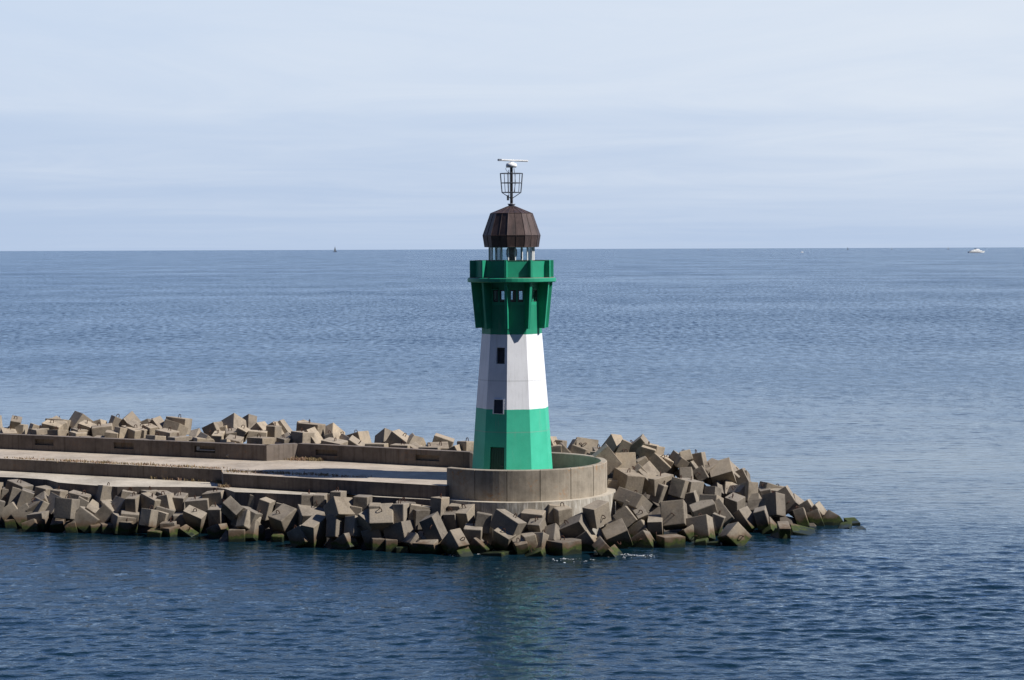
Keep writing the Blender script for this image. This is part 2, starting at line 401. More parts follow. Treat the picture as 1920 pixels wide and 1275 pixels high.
# ------------------------------------------------------------------ sea
import numpy as np
def sea_mesh():
    rs = np.random.default_rng(3)
    ud = np.linspace(-.56, .56, 980)
    uc = np.array([.62, .7, .8, 1., 2., 5., 12., 40., 200., 900.])
    u = np.concatenate([-uc[::-1], ud, uc])
    ys = [-400., -150., 0., 40., 60.]
    y = 70.
    while y < 560: ys.append(y); y += .125 * (y / 100.) ** 1.4
    while y < 90000: ys.append(y); y *= 1.06
    ys.append(90000.); ys = np.array(ys)
    U, Y = np.meshgrid(u, ys)
    Xw = U * np.maximum(Y, 70.); Xw = np.clip(Xw, -70000, 70000)
    Z = np.zeros_like(Xw)
    d = Y + .42 * Xw + 9 * np.sin(Xw * .06 + 1) + 6 * np.sin(Xw * .15 - Y * .02)
    def sm(a, b, v): t = np.clip((v - a) / (b - a), 0, 1); return t * t * (3 - 2 * t)
    lee = sm(116, 165, d) * (1 - sm(185, 290, d))
    patch = .8 + .35 * np.sin(Xw * .055 + 2 * np.sin(Y * .03)) * np.sin(Y * .07 + Xw * .02)
    amp = (1 - .66 * lee) * patch * sm(66, 78, Y) * (1 - sm(330, 555, Y)) * (1 - sm(.50, .56, np.abs(U)))
    n = 90
    lam = np.exp(rs.uniform(np.log(.42), np.log(2.3), n)); k = 2 * np.pi / lam
    th = np.radians(rs.normal(93, 21, n)); ph = rs.uniform(0, 2 * np.pi, n)
    slope = SLOPE * np.sqrt(2. / n) * np.where(lam > 1.4, .7, 1.)
    for i in range(n):
        fade = 1 - sm(.22, .5, (.125 * (np.maximum(Y, 70) / 100.) ** 1.4) / lam[i])
        c = k[i] * (np.cos(th[i]) * Xw + np.sin(th[i]) * Y) + ph[i]
        Z += slope[i] / k[i] * np.sin(c + .35 * np.sin(c)) * fade
    Z *= amp
    Z = np.where(amp > 0, Z, 0)
    nr, nc = Xw.shape
    co = np.stack([Xw, Y, Z], -1).reshape(-1, 3)
    i = np.arange(nr * nc).reshape(nr, nc)
    f = np.stack([i[:-1, :-1], i[:-1, 1:], i[1:, 1:], i[1:, :-1]], -1).reshape(-1, 4)
    me = bpy.data.meshes.new('water')
    me.vertices.add(len(co)); me.vertices.foreach_set('co', co.ravel())
    me.loops.add(f.size); me.loops.foreach_set('vertex_index', f.ravel())
    me.polygons.add(len(f)); me.polygons.foreach_set('loop_start', np.arange(0, f.size, 4)); me.polygons.foreach_set('loop_total', np.full(len(f), 4))
    me.polygons.foreach_set('use_smooth', np.ones(len(f), bool))
    me.update(calc_edges=True); me.validate()
    me.materials.append(M['water'])
    o = bpy.data.objects.new('water', me); COL.objects.link(o); return o
SLOPE = .175
tag(sea_mesh(), 'blue sea with small wind ripples reaching to the horizon', kind='structure')

# ------------------------------------------------------------------ mole: deck, ledge, core
def extrude_poly(bm, pts, z0, z1):
    n = len(pts)
    poly(bm, [(x, y, z1) for x, y in pts])
    for i in range(n):
        a, b = pts[i], pts[(i + 1) % n]
        quad(bm, (*a, z0), (*b, z0), (*b, z1), (*a, z1))
CX, CY = .2, 126.0
def arcpts(r, a0, a1, n): return [(CX + r * math.sin(R(a0 + (a1 - a0) * i / n)), CY - r * math.cos(R(a0 + (a1 - a0) * i / n))) for i in range(n + 1)]
front = [(-60, 150.3), (-18.96, 131.13), (-18.52, 128.86), (-4.06, 121.70)]
deck = front + arcpts(5.5, -46, 210, 60) + [(-2.9, 131.3), (-14.65, 137.7), (-16.65, 136.6), (-60, 156.2)]
bm = bmesh.new(); extrude_poly(bm, deck, -1.5, 3.5)
bmesh.ops.recalc_face_normals(bm, faces=bm.faces)
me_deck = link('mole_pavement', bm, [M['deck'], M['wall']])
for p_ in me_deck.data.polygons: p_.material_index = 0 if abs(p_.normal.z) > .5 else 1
tag(me_deck, 'pale concrete walkway along the mole behind the blocks', kind='structure')
ledge = [(-60, 150.1), (-18.98, 131.0), (-18.54, 128.7), (-4.2, 121.6), (-5.0, 121.75), (-8.36, 123.2), (-9.6, 124.5), (-11.61, 124.75), (-13.06, 124.43), (-15.66, 125.45), (-17.39, 125.95), (-18.2, 127.6),
         (-19.0, 128.45), (-21.2, 128.8), (-25.33, 128.99), (-26.96, 129.8), (-28.51, 130.74), (-29.69, 131.53), (-30.82, 133.24), (-32.54, 134.23), (-34.35, 134.92), (-60, 147.0)]
bm = bmesh.new(); extrude_poly(bm, ledge, -1.5, 2.66); bmesh.ops.recalc_face_normals(bm, faces=bm.faces)
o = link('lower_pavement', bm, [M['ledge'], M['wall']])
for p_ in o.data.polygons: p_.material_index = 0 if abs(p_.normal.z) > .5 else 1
tag(o, 'bleached lower concrete step below the walkway', kind='structure')
# thin kerb strip with the deck joints
bm = bmesh.new()
pts = arcpts(6.25, -62, 118, 48); inner = arcpts(5.6, -62, 118, 48)
extrude_poly(bm, pts + inner[::-1], -1.5, 2.70); bmesh.ops.recalc_face_normals(bm, faces=bm.faces)
o = link('ring_footing', bm, [M['ledge'], M['plinth']])
for p_ in o.data.polygons: p_.material_index = 0 if abs(p_.normal.z) > .5 else 1
tag(o, 'curved concrete footing with white streaks under the round wall', 'footing')

# round parapet wall
bm = bmesh.new()
RO, RI, ZT, ZB = 5.72, 5.30, 4.57, 2.6
joints = [-25.5, -5.4, 14.7, 35.5, 56., 76., 97., 118., 140., 162., 184., 204.]
angs = []
a = -47.
for j in joints + [211.5]:
    while a < j - 4.2:
        angs.append((a, 0)); a += 4
    if j < 211:
        for da, dep in ((-.26, 0), (-.2, .05), (.2, .05), (.26, 0)): angs.append((j + da, dep))
        a = j + 3.5
angs.append((211.5, 0))
def wall_ring(z, ro, ri): return None
cols_ = []
for a, dep in angs:
    ro = RO - dep
    cols_.append([bm.verts.new(pol(r, a, z, (CX, CY))) for r, z in ((ro, ZB), (ro, ZT - .04), (ro - .04, ZT), (RI + .04, ZT), (RI, ZT - .04), (RI, 3.4))])
for i in range(len(cols_) - 1):
    for k in range(5): bm.faces.new([cols_[i][k], cols_[i + 1][k], cols_[i + 1][k + 1], cols_[i][k + 1]])
bm.faces.new(cols_[0][::-1]); bm.faces.new(cols_[-1])
bmesh.ops.recalc_face_normals(bm, faces=bm.faces)
tag(link('round_wall', bm, M['ring']), 'curved stained concrete parapet wall wrapped around the foot of the lighthouse', 'wall')

# seaward wall with niches
bm = bmesh.new()
def wall_run(A, B, niches, zb=3.45, zt=4.57, th=.55):
    A, B = Vector((*A, 0)), Vector((*B, 0)); d = (B - A).normalized(); n = Vector((-d.y, d.x, 0))
    if n.y < 0: n = -n
    L = (B - A).length
    ns = [(u0, u1, v0, v1, .22) for u0, u1, v0, v1 in niches]
    z = Vector((0, 0, 1))
    panel(bm, A + z * zb, B + z * zb, B + z * zt, A + z * zt, ns)
    quad(bm, A + z * zt, B + z * zt, B + n * th + z * zt, A + n * th + z * zt)
    quad(bm, A + n * th + z * zb, B + n * th + z * zb, B + n * th + z * zt, A + n * th + z * zt)
    quad(bm, B + z * zb, B + n * th + z * zb, B + n * th + z * zt, B + z * zt)
    quad(bm, A + z * zb, A + n * th + z * zb, A + n * th + z * zt, A + z * zt)
WL0, WL1 = Vector((-60, 155.9)), Vector((-16.65, 136.4))
WR0, WR1 = Vector((-14.65, 137.55)), Vector((-2.75, 131.25))
def u_of(px, A, B):  # picture column to a fraction along the wall
    t = (px - 960) / 3790
    return (t * A.y - A.x) / ((B.x - A.x) - t * (B.y - A.y))
nl = [(u_of(a, WL0, WL1), u_of(b, WL0, WL1), .40, .78) for a, b in ((61.5, 96.7), (209.6, 247.3), (361.5, 400.5))]
nr = [(u_of(a, WR0, WR1), u_of(b, WR0, WR1), .36, .70) for a, b in ((589.7, 630.6), (777.5, 822))]
wall_run(WL0, WL1, nl); wall_run(WR0, WR1, nr)
# return wall between the two runs
z = Vector((0, 0, 1)); A, B = Vector((*WL1, 0)), Vector((*WR0, 0))
quad(bm, A + z * 3.45, B + z * 3.45, B + z * 4.57, A + z * 4.57)
nn = Vector((-.5, .87, 0)) * .55
quad(bm, A + z * 4.57, B + z * 4.57, B + nn + z * 4.57, A + nn + z * 4.57)
quad(bm, A + nn + z * 3.45, B + nn + z * 3.45, B + nn + z * 4.57, A + nn + z * 4.57)
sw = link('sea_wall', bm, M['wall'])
tag(sw, 'long low concrete sea wall with recessed niches behind the walkway', 'wall')
# conduit pipe in the third niche
bm = bmesh.new()
u0, u1 = nl[2][0], nl[2][1]; d2 = (WL1 - WL0)
pa, pb = WL0 + d2 * (u0 + .002), WL0 + d2 * (u1 - .002)
off = Vector((.06, .13))
rod(bm, (pa.x + off.x, pa.y + off.y, 4.04), (pb.x + off.x, pb.y + off.y, 4.04), .045)
box(bm, (pa.x + off.x + .12, pa.y + off.y, 4.15), (.22, .16, .26))
link('conduit_pipe', bm, M['grey'], sw)

# rubble core under the blocks
BLOCKS = [
('A1',(-32.59,132.73,1.96),(-0.146,0.214,0.966,0.012),(1.41,1.21,1.24),1,'concrete block, tilted right, right of two in top row at left end of front slope'),
('A2',(-34.35,132.01,2.06),(-0.023,-0.692,0.053,0.720),(1.26,1.50,1.49),0,'concrete block, lying level, left of two in top row at left end of front slope'),
('A3',(-33.42,132.88,1.49),(0.669,-0.730,-0.006,0.142),(0.75,1.31,1.50),2,'concrete block, tilted right, second from left in middle row at left end of front slope'),
('A4',(-32.73,132.52,1.58),(0.666,-0.726,0.038,0.170),(0.75,1.34,1.50),0,'concrete block, tilted right, third from left in middle row at left end of front slope'),
('A5',(-31.74,131.18,1.58),(-0.177,-0.086,0.980,-0.022),(0.86,1.50,1.27),0,'concrete block, tilted right, rightmost in middle row at the left end of the front slope'),
('A6',(-30.60,131.56,1.78),(-0.093,0.183,0.979,-0.011),(0.91,1.30,1.21),0,'concrete block, tilted right, alone in top row below the narrow end of the lower step'),
('A7',(-30.61,130.31,1.22),(-0.291,0.734,-0.607,0.093),(1.55,1.54,1.15),1,'concrete block, tilted left, leftmost in middle row below the narrow end of the lower step'),
('A8',(-29.46,130.43,1.72),(-0.060,0.176,0.982,-0.034),(0.82,0.95,1.19),1,'concrete block, lying level, third from left in middle row below narrow end of lower step'),
('A9',(-29.26,129.88,1.22),(-0.472,0.769,-0.405,0.147),(1.50,1.31,1.50),2,'concrete block, tilted right, rightmost in middle row below the narrow end of the lower step'),
('A10',(-30.28,130.03,0.98),(-0.491,0.755,-0.394,0.182),(1.35,1.25,1.50),2,'concrete block, tilted right, second from left in middle row below narrow end of lower step'),
('A11',(-28.17,127.18,1.50),(-0.030,0.160,0.984,-0.076),(1.26,1.10,1.35),1,'concrete block with rusty loop, lying level, leftmost in middle row where the lower step widens'),
('A12',(-27.02,127.57,0.65),(0.457,-0.005,0.884,-0.092),(1.28,1.49,1.56),0,'concrete block, steeply tilted right, second from left in waterline row where the lower step widens'),
('A13',(-26.82,128.19,0.84),(-0.132,0.942,-0.002,-0.308),(1.31,1.51,1.51),0,'concrete block, steeply tilted right, third from left in waterline row where the lower step widens'),
('A14',(-25.86,127.91,1.02),(0.400,0.017,0.916,-0.037),(1.32,1.53,0.95),1,'concrete block, balanced on a corner, leftmost in middle row below the wide lower step'),
('A15',(-26.15,129.66,2.04),(-0.024,0.515,0.850,-0.113),(1.45,1.23,1.23),1,'concrete block with rusty loop, tilted backward, alone in top row below the wide lower step'),
('A16',(-24.76,128.24,1.24),(-0.451,0.777,-0.397,0.187),(1.44,1.26,1.51),0,'concrete block, steeply tilted right, rightmost in middle row below the wide lower step'),
('A17',(-26.03,128.84,1.26),(-0.067,0.555,0.828,0.040),(1.27,0.75,1.19),0,'concrete block, lying level, second from left in middle row below the wide lower step'),
('A18',(-27.87,129.39,1.65),(-0.112,0.053,0.992,0.016),(1.45,1.10,1.17),1,'concrete block, tilted right, second from left in middle row where the lower step widens'),
('A19',(-27.80,129.23,1.43),(-0.264,-0.084,0.961,-0.016),(0.75,1.48,1.20),0,'concrete block, steeply tilted right, rightmost in middle row where the lower step widens'),
('A20',(-33.37,130.21,1.09),(-0.156,-0.132,0.978,-0.045),(0.74,1.48,1.27),0,'concrete block, tilted right, leftmost in middle row at the left end of the front slope'),
('A21',(-32.51,130.35,0.76),(0.297,-0.088,0.950,-0.032),(1.19,1.47,1.19),0,'concrete block, tilted left, leftmost in waterline row at the left end of the front slope'),
('A22',(-31.56,130.06,0.67),(0.312,-0.092,0.945,-0.021),(1.27,1.48,1.28),0,'concrete block, tilted left, rightmost in waterline row at the left end of the front slope'),
('A23',(-30.26,128.63,0.47),(0.067,0.092,0.994,-0.000),(1.10,1.34,1.27),0,'concrete block, lying level, second from left at waterline below narrow end of the lower step'),
('A24',(-30.56,128.11,-0.06),(0.157,0.029,0.978,-0.138),(0.95,1.35,1.29),0,'concrete block, tilted left, leftmost in waterline row below the narrow end of the lower step'),
('A25',(-28.92,128.17,0.07),(-0.066,0.684,0.715,0.132),(1.30,0.83,1.23),0,'concrete block, tilted forward, third from left at waterline below narrow end of the lower step'),
('A26',(-27.87,127.38,0.11),(0.079,0.669,0.734,0.094),(1.41,0.76,1.17),0,'mossy concrete block, tilted left, leftmost in waterline row where the lower step widens'),
('A27',(-26.38,127.20,-0.02),(0.003,0.587,0.809,0.028),(1.49,0.77,1.17),0,'mossy concrete block, lying level, rightmost in waterline row where the lower step widens'),
('A28',(-25.69,127.05,0.02),(-0.004,0.574,0.819,-0.001),(1.45,0.76,1.20),0,'mossy concrete block, lying level, leftmost in waterline row below the wide lower step'),
('A30',(-32.33,129.93,-0.04),(0.033,0.649,0.758,0.052),(1.46,0.75,1.24),0,'concrete block, lying level, second from left at waterline at left end of the front slope'),
('A31',(-29.02,128.84,0.39),(-0.056,0.991,0.119,0.011),(0.75,1.50,1.49),0,'concrete block, lying level, rightmost in waterline row below the narrow end of the lower step'),
('B2',(-24.61,128.83,1.84),(-0.096,-0.069,0.993,-0.015),(0.95,1.50,1.19),1,'concrete block, tilted right, left of two in top row below middle of the lower step'),
('B3',(-24.05,127.51,1.60),(-0.001,0.078,0.995,0.054),(0.74,1.16,1.31),1,'concrete block, lying level, leftmost in middle row below the middle of the lower step'),
('B4',(-24.23,127.10,0.74),(-0.070,-0.079,0.993,0.047),(1.21,1.47,1.21),0,'concrete block, lying level, left of two at waterline below the middle of the lower step'),
('B5',(-24.60,126.81,0.54),(-0.083,-0.225,0.971,0.007),(1.26,1.44,1.18),0,'mossy concrete block, lying level, second from left in waterline row below the wide lower step'),
('B6',(-24.24,126.46,0.22),(-0.041,0.134,0.990,0.032),(0.77,1.14,1.25),1,'mossy concrete block, lying level, rightmost in waterline row below the wide lower step'),
('B7',(-22.96,127.59,1.65),(-0.121,0.366,0.922,0.038),(1.59,0.75,1.22),1,'flat concrete block, tilted right, rightmost in middle row below the middle of the lower step'),
('B8',(-23.28,128.88,1.90),(-0.000,0.483,0.875,0.018),(1.34,0.91,1.19),1,'concrete block, lying level, right of two in top row below middle of the lower step'),
('B8b',(-22.28,128.51,1.83),(-0.036,0.461,0.885,0.052),(1.17,0.75,1.21),0,'concrete block, lying level, alone in top row below the weedy lower step'),
('B9',(-21.92,127.63,1.72),(0.099,0.118,0.988,-0.009),(0.75,1.17,1.27),1,'concrete block, tilted left, second from left in middle row below the weedy lower step'),
('B10',(-21.18,128.44,1.61),(-0.038,0.062,0.993,0.090),(0.75,1.40,1.31),1,'flat concrete block, tilted forward, rightmost in middle row below the weedy lower step'),
('B11',(-19.87,127.31,1.49),(0.039,0.005,0.997,0.061),(1.50,1.20,1.29),1,'concrete block, lying level, second from left in middle row below end of the lower step'),
('B12',(-18.86,127.68,1.89),(0.068,0.081,0.994,0.021),(1.39,1.27,1.29),1,'cubic concrete block, lying level, alone in top row below the end of the lower step'),
('B13',(-18.62,126.71,1.07),(-0.049,0.739,0.669,0.063),(1.42,0.86,1.24),1,'concrete block, lying level, rightmost in middle row below the end of the lower step'),
('B14',(-19.97,126.24,0.90),(-0.135,0.183,0.939,0.259),(1.40,0.77,1.36),1,'concrete block, steeply tilted forward, leftmost in middle row below the end of the lower step'),
('B15',(-22.04,127.19,0.99),(-0.131,-0.049,0.990,-0.028),(1.23,1.49,1.14),0,'concrete block, tilted right, leftmost in middle row below the weedy lower step'),
('B16',(-22.75,125.72,1.09),(-0.052,0.204,0.972,-0.102),(0.81,0.92,1.13),1,'concrete block, tilted backward, second from left in middle row below middle of the lower step'),
('B17',(-22.09,126.70,0.76),(-0.128,0.088,0.988,-0.010),(0.75,1.06,1.26),1,'small mossy concrete block, tilted right, leftmost in waterline row below the weedy lower step'),
('B18',(-21.04,126.73,0.62),(-0.004,0.634,0.773,0.019),(1.49,0.75,1.18),0,'mossy concrete block, lying level, fourth from left in waterline row below the weedy lower step'),
('B19',(-21.47,125.80,0.28),(0.032,0.704,0.709,0.024),(1.50,0.99,1.14),1,'mossy concrete block, lying level, second from left in waterline row below the weedy lower step'),
('B20',(-21.29,125.33,0.07),(0.035,0.351,0.932,0.085),(0.96,0.95,1.21),1,'mossy concrete block, tilted forward, third from left in waterline row below the weedy lower step'),
('B21',(-20.33,125.45,-0.16),(-0.265,0.839,0.475,-0.013),(0.75,1.14,1.30),1,'mossy concrete block, steeply tilted forward, rightmost in waterline row below the weedy lower step'),
('B22',(-22.24,125.23,-0.10),(-0.075,0.744,0.664,-0.017),(1.13,0.91,1.08),0,'concrete block, lying level, right of two at waterline below the middle of the lower step'),
('B23',(-18.24,125.08,0.12),(0.628,-0.727,-0.008,-0.278),(0.75,1.23,1.50),0,'concrete block, tilted left, alone in waterline row below the end of the lower step'),
('B24',(-18.09,125.04,-0.15),(0.676,-0.733,-0.077,-0.001),(0.76,1.24,1.49),0,'flat mossy concrete block, lying level, leftmost in waterline row below the notch in the walkway'),
('B25',(-17.27,123.82,1.85),(-0.265,0.254,0.822,0.436),(1.22,0.74,1.48),1,'concrete block, balanced on a corner, leftmost in middle row below the notch in the walkway'),
('B26',(-17.39,126.77,1.70),(0.004,0.057,0.995,0.081),(0.75,1.26,1.24),1,'concrete block, lying level, left of two in top row below the notch in the walkway'),
('C2',(-16.25,123.63,1.07),(-0.009,0.307,0.917,-0.254),(0.79,1.35,1.15),0,'concrete block, steeply tilted backward, rightmost in middle row below the notch in the walkway'),
('C3',(-15.93,123.62,0.35),(0.002,0.184,0.939,-0.289),(0.85,1.40,1.34),0,'mossy concrete block, steeply tilted backward, rightmost in waterline row below the notch in the walkway'),
('C4',(-16.88,123.38,0.10),(0.006,-0.017,0.999,-0.044),(1.06,1.50,1.23),0,'concrete block, lying level, second from left in waterline row below the notch in the walkway'),
('C5',(-16.34,124.10,1.17),(0.064,-0.535,0.148,0.829),(1.39,1.54,1.31),2,'concrete block, tilted right, second from left in middle row below the notch in the walkway'),
('C6',(-15.32,124.82,1.74),(-0.135,0.151,0.979,0.018),(0.80,1.10,1.27),2,'concrete block with rusty loop, tilted right, leftmost in middle row below the wall corner'),
('C6b',(-16.10,126.11,1.93),(-0.106,0.081,0.991,0.024),(0.75,1.08,1.18),0,'concrete block, tilted right, right of two in top row below the notch in the walkway'),
('C7',(-14.24,125.47,1.58),(-0.115,0.129,0.985,-0.010),(0.82,1.53,0.95),1,'long concrete block, tilted right, second from left in middle row below the wall corner'),
('C8',(-14.03,123.75,1.18),(0.005,0.347,0.896,0.277),(1.27,1.45,1.34),1,'cubic concrete block, steeply tilted forward, rightmost in middle row below the wall corner'),
('C9',(-12.36,123.66,1.30),(-0.176,0.973,0.146,-0.037),(1.64,1.59,1.27),0,'big concrete block, tilted forward, alone in middle row below the second lower step'),
('C10',(-12.75,124.58,2.08),(-0.030,-0.033,0.999,-0.027),(0.75,1.50,1.25),1,'flat concrete block, lying level, left of two in top row below the second lower step'),
('C11',(-11.88,124.42,2.10),(-0.006,0.043,0.999,0.005),(0.76,1.22,1.25),2,'concrete block, lying level, right of two in top row below the second lower step'),
('C12',(-10.73,123.73,2.38),(-0.011,0.114,0.993,-0.020),(0.75,1.18,1.22),1,'concrete block with rusty loop, lying level, leftmost in top row below the lighthouse shadow'),
('C13',(-10.38,120.91,2.12),(-0.429,0.837,0.269,-0.207),(1.44,1.26,1.36),0,'cubic concrete block, steeply tilted backward, second from left in top row below the lighthouse shadow'),
('C14',(-10.58,120.42,1.22),(0.017,0.284,0.947,-0.148),(0.79,0.96,1.47),1,'long concrete block with rusty loop, tilted backward, leftmost in middle row below the lighthouse shadow'),
('C15',(-9.51,120.14,1.23),(0.011,0.272,0.951,-0.151),(0.77,0.93,1.28),2,'long concrete block, tilted backward, second from left in middle row below the lighthouse shadow'),
('C16',(-12.71,120.55,0.60),(-0.459,0.773,0.366,-0.240),(0.88,1.16,1.25),1,'concrete block, steeply tilted left, left of two in waterline row below the second lower step'),
('C17',(-10.00,119.76,0.25),(-0.431,0.785,0.395,-0.204),(0.87,0.98,1.34),0,'long mossy concrete block, steeply tilted left, alone in waterline row below the lighthouse shadow'),
('C18',(-14.35,123.12,-0.13),(-0.026,0.040,0.997,0.059),(0.75,1.22,1.19),0,'mossy concrete block, lying level, alone in waterline row below the wall corner'),
('C20',(-11.94,120.83,0.75),(0.242,-0.650,0.025,0.720),(1.82,1.80,0.92),0,'concrete block, tilted forward, right of two in waterline row below the second lower step'),
('D1',(-9.43,121.14,1.82),(-0.085,0.045,0.995,-0.010),(0.74,1.22,1.19),0,'concrete block, lying level, rightmost in middle row below the lighthouse shadow'),
('D2',(-8.56,120.01,1.40),(0.311,-0.266,0.830,-0.379),(0.99,1.35,1.26),1,'concrete block with rusty loop, steeply tilted forward, leftmost in middle row below the walkway joint'),
('D3',(-7.80,119.89,1.71),(-0.305,0.651,-0.633,-0.287),(1.48,1.49,1.48),2,'big concrete block, balanced on a corner, rightmost in middle row below the walkway joint'),
('D3b',(-8.26,120.28,2.00),(-0.024,-0.026,0.999,0.011),(0.75,1.49,1.23),0,'flat concrete block, lying level, second from left in middle row below the walkway joint'),
('D4',(-9.04,121.26,2.37),(-0.018,0.089,0.996,-0.007),(0.94,1.23,1.25),0,'concrete block, lying level, rightmost in top row below the lighthouse shadow'),
('D6',(-6.65,119.93,2.05),(0.004,0.141,0.990,-0.028),(0.74,1.20,1.27),1,'flat concrete block with rusty loop, lying level, alone in top row below the walkway joint'),
('D7',(-6.48,121.62,1.98),(-0.037,-0.004,0.999,-0.022),(1.24,1.50,1.18),1,'concrete block with rusty loop, lying level, leftmost in top row left of the round wall'),
('D8',(-5.57,120.20,1.74),(-0.039,0.523,0.851,0.020),(1.20,1.05,1.24),1,'concrete block with rusty loop, lying level, leftmost in middle row left of the round wall'),
('D9',(-5.57,120.53,1.90),(-0.080,-0.005,0.996,-0.030),(1.27,1.49,1.16),0,'concrete block, lying level, second from left in top row left of the round wall'),
('D10',(-4.36,120.31,2.35),(-0.016,0.215,0.976,-0.023),(0.75,1.17,1.31),1,'concrete block with rusty loop, lying level, rightmost in top row left of the round wall'),
('D12',(-2.66,120.25,1.81),(0.064,0.246,0.950,0.179),(0.82,1.47,1.30),1,'concrete block, tilted forward, right of two in top row below shaded end of round wall'),
('D13',(-3.58,120.19,1.57),(0.043,0.141,0.983,0.113),(0.77,1.13,1.27),1,'concrete block with rusty loop, tilted forward, rightmost in middle row left of the round wall'),
('D14',(-3.39,120.81,1.96),(-0.004,0.096,0.994,0.044),(0.75,1.37,1.17),0,'concrete block, lying level, left of two in top row below shaded end of round wall'),
('D15',(-4.67,118.58,1.36),(-0.442,0.633,0.544,-0.327),(1.61,1.56,0.93),2,'flat concrete block, tilted left, second from left in middle row left of the round wall'),
('D16',(-6.68,119.57,0.94),(0.129,0.263,0.954,-0.059),(1.49,1.45,1.27),1,'cubic concrete block, tilted left, fourth from left in waterline row below the walkway joint'),
('D17',(-8.32,120.00,0.57),(0.147,-0.011,0.987,-0.065),(1.16,1.49,1.20),0,'mossy concrete block, tilted left, leftmost in waterline row below the walkway joint'),
('D18',(-8.09,119.46,0.12),(-0.025,0.626,0.779,-0.014),(1.49,0.80,1.26),1,'mossy concrete block, lying level, second from left in waterline row below the walkway joint'),
('D19',(-7.25,119.17,0.09),(-0.005,0.655,0.756,-0.012),(1.48,0.74,1.23),0,'flat mossy concrete block, lying level, third from left in waterline row below the walkway joint'),
('D20',(-5.90,118.61,0.55),(-0.073,0.881,0.237,0.403),(0.77,1.59,0.95),1,'concrete block, on a corner, left of two in waterline row left of the round wall'),
('D21',(-4.99,118.35,0.30),(-0.100,0.824,0.538,0.147),(1.59,1.71,1.27),1,'concrete block, tilted forward, right of two in waterline row left of the round wall'),
('D22',(-3.40,117.51,0.58),(-0.394,0.852,0.325,-0.117),(0.87,1.26,1.41),2,'concrete block, on a corner, leftmost at waterline below the shaded end of the round wall'),
('D23',(-2.90,117.03,-0.36),(-0.308,0.918,0.242,-0.057),(0.88,1.33,1.31),0,'concrete block, tilted forward, third from left at waterline below shaded end of the round wall'),
('D24',(-3.42,118.00,-0.16),(-0.115,0.985,0.073,0.105),(0.81,1.52,1.38),0,'concrete block, tilted forward, second from left at waterline below shaded end of the round wall'),
('D26',(-6.53,118.65,-0.27),(0.017,0.696,0.717,-0.021),(1.48,0.74,1.16),0,'mossy concrete block, lying level, rightmost in waterline row below the walkway joint'),
('E1',(-2.33,118.74,0.88),(-0.024,0.047,0.996,0.067),(1.13,1.38,1.21),1,'concrete block, lying level, left of two in middle row below shaded end of round wall'),
('E2',(-1.75,119.32,1.57),(-0.084,0.009,0.996,-0.038),(0.95,1.50,1.19),0,'concrete block, tilted right, right of two in middle row below shaded end of round wall'),
('E3',(-0.28,118.44,1.58),(-0.212,0.298,0.930,0.009),(1.88,0.95,1.17),1,'long concrete block with rusty loop, tilted right, alone in middle row below the lighthouse door'),
('E4',(1.47,118.63,1.33),(0.033,0.203,0.940,0.272),(0.82,0.99,1.30),1,'concrete block, steeply tilted forward, right of two in middle row below the rust stain'),
('E4b',(1.21,119.21,1.75),(-0.037,0.088,0.995,0.034),(1.36,1.46,1.03),0,'concrete block, lying level, left of two in middle row below the rust stain'),
('E5',(2.91,119.72,1.85),(-0.002,0.583,0.811,0.056),(1.57,0.94,1.26),1,'concrete block, lying level, right of two in top row below the sunlit round wall'),
('E5b',(2.36,120.30,2.00),(-0.052,0.638,0.767,-0.050),(1.37,0.75,1.12),0,'concrete block, lying level, left of two in top row below the sunlit round wall'),
('E6',(3.71,118.74,1.26),(0.246,0.166,0.938,0.180),(1.54,1.06,1.28),1,'concrete block, steeply tilted left, right of two in middle row below the sunlit round wall'),
('E7',(4.28,118.75,0.49),(0.683,-0.567,0.359,0.288),(1.27,1.27,1.40),2,'concrete block, tilted left, leftmost in waterline row below the right end of the round wall'),
('E8',(2.48,118.44,0.75),(0.066,0.288,0.880,-0.371),(0.86,1.30,1.30),0,'concrete block, on a corner, left of two in middle row below the sunlit round wall'),
('E9',(1.64,117.78,0.51),(-0.026,0.256,0.950,-0.176),(0.75,1.03,1.27),1,'small mossy concrete block, tilted backward, rightmost in waterline row below the rust stain'),
('E10',(-0.56,118.12,0.67),(-0.151,0.298,0.916,0.221),(1.22,0.75,1.33),1,'concrete block, steeply tilted forward, right of two in waterline row below the lighthouse door'),
('E11',(0.45,117.60,0.26),(-0.039,0.615,0.769,0.169),(1.44,0.76,1.24),1,'flat mossy concrete block, tilted forward, leftmost in waterline row below the rust stain'),
('E11b',(1.01,117.82,0.55),(0.114,-0.107,0.987,0.031),(0.75,1.30,1.23),0,'flat mossy concrete block, tilted left, second from left in waterline row below the rust stain'),
('E12',(2.99,117.67,0.18),(0.010,0.412,0.911,0.025),(1.49,1.59,1.25),1,'mossy concrete block, lying level, alone in waterline row below the sunlit round wall'),
('E13',(1.41,116.99,-0.32),(0.196,0.083,0.976,0.051),(1.24,1.41,1.24),1,'cubic mossy concrete block, tilted left, third from left in waterline row below the rust stain'),
('E14',(-1.95,118.10,0.19),(-0.310,0.198,0.928,0.054),(1.16,1.07,0.96),1,'concrete block, tilted right, rightmost in waterline row below the shaded end of the round wall'),
('E15',(-0.82,117.25,-0.39),(0.043,0.877,0.478,0.015),(1.62,1.54,1.13),0,'mossy concrete block, lying level, left of two in waterline row below the lighthouse door'),
('F1',(4.98,119.03,2.11),(0.701,-0.592,-0.350,0.188),(1.46,1.28,1.00),2,'concrete block, tilted forward, left of two in top row below right end of round wall'),
('F2',(7.38,124.01,2.23),(0.125,0.407,0.783,0.453),(2.26,0.95,1.25),1,'concrete block, tilted right, second from left in lower row just right of the round wall'),
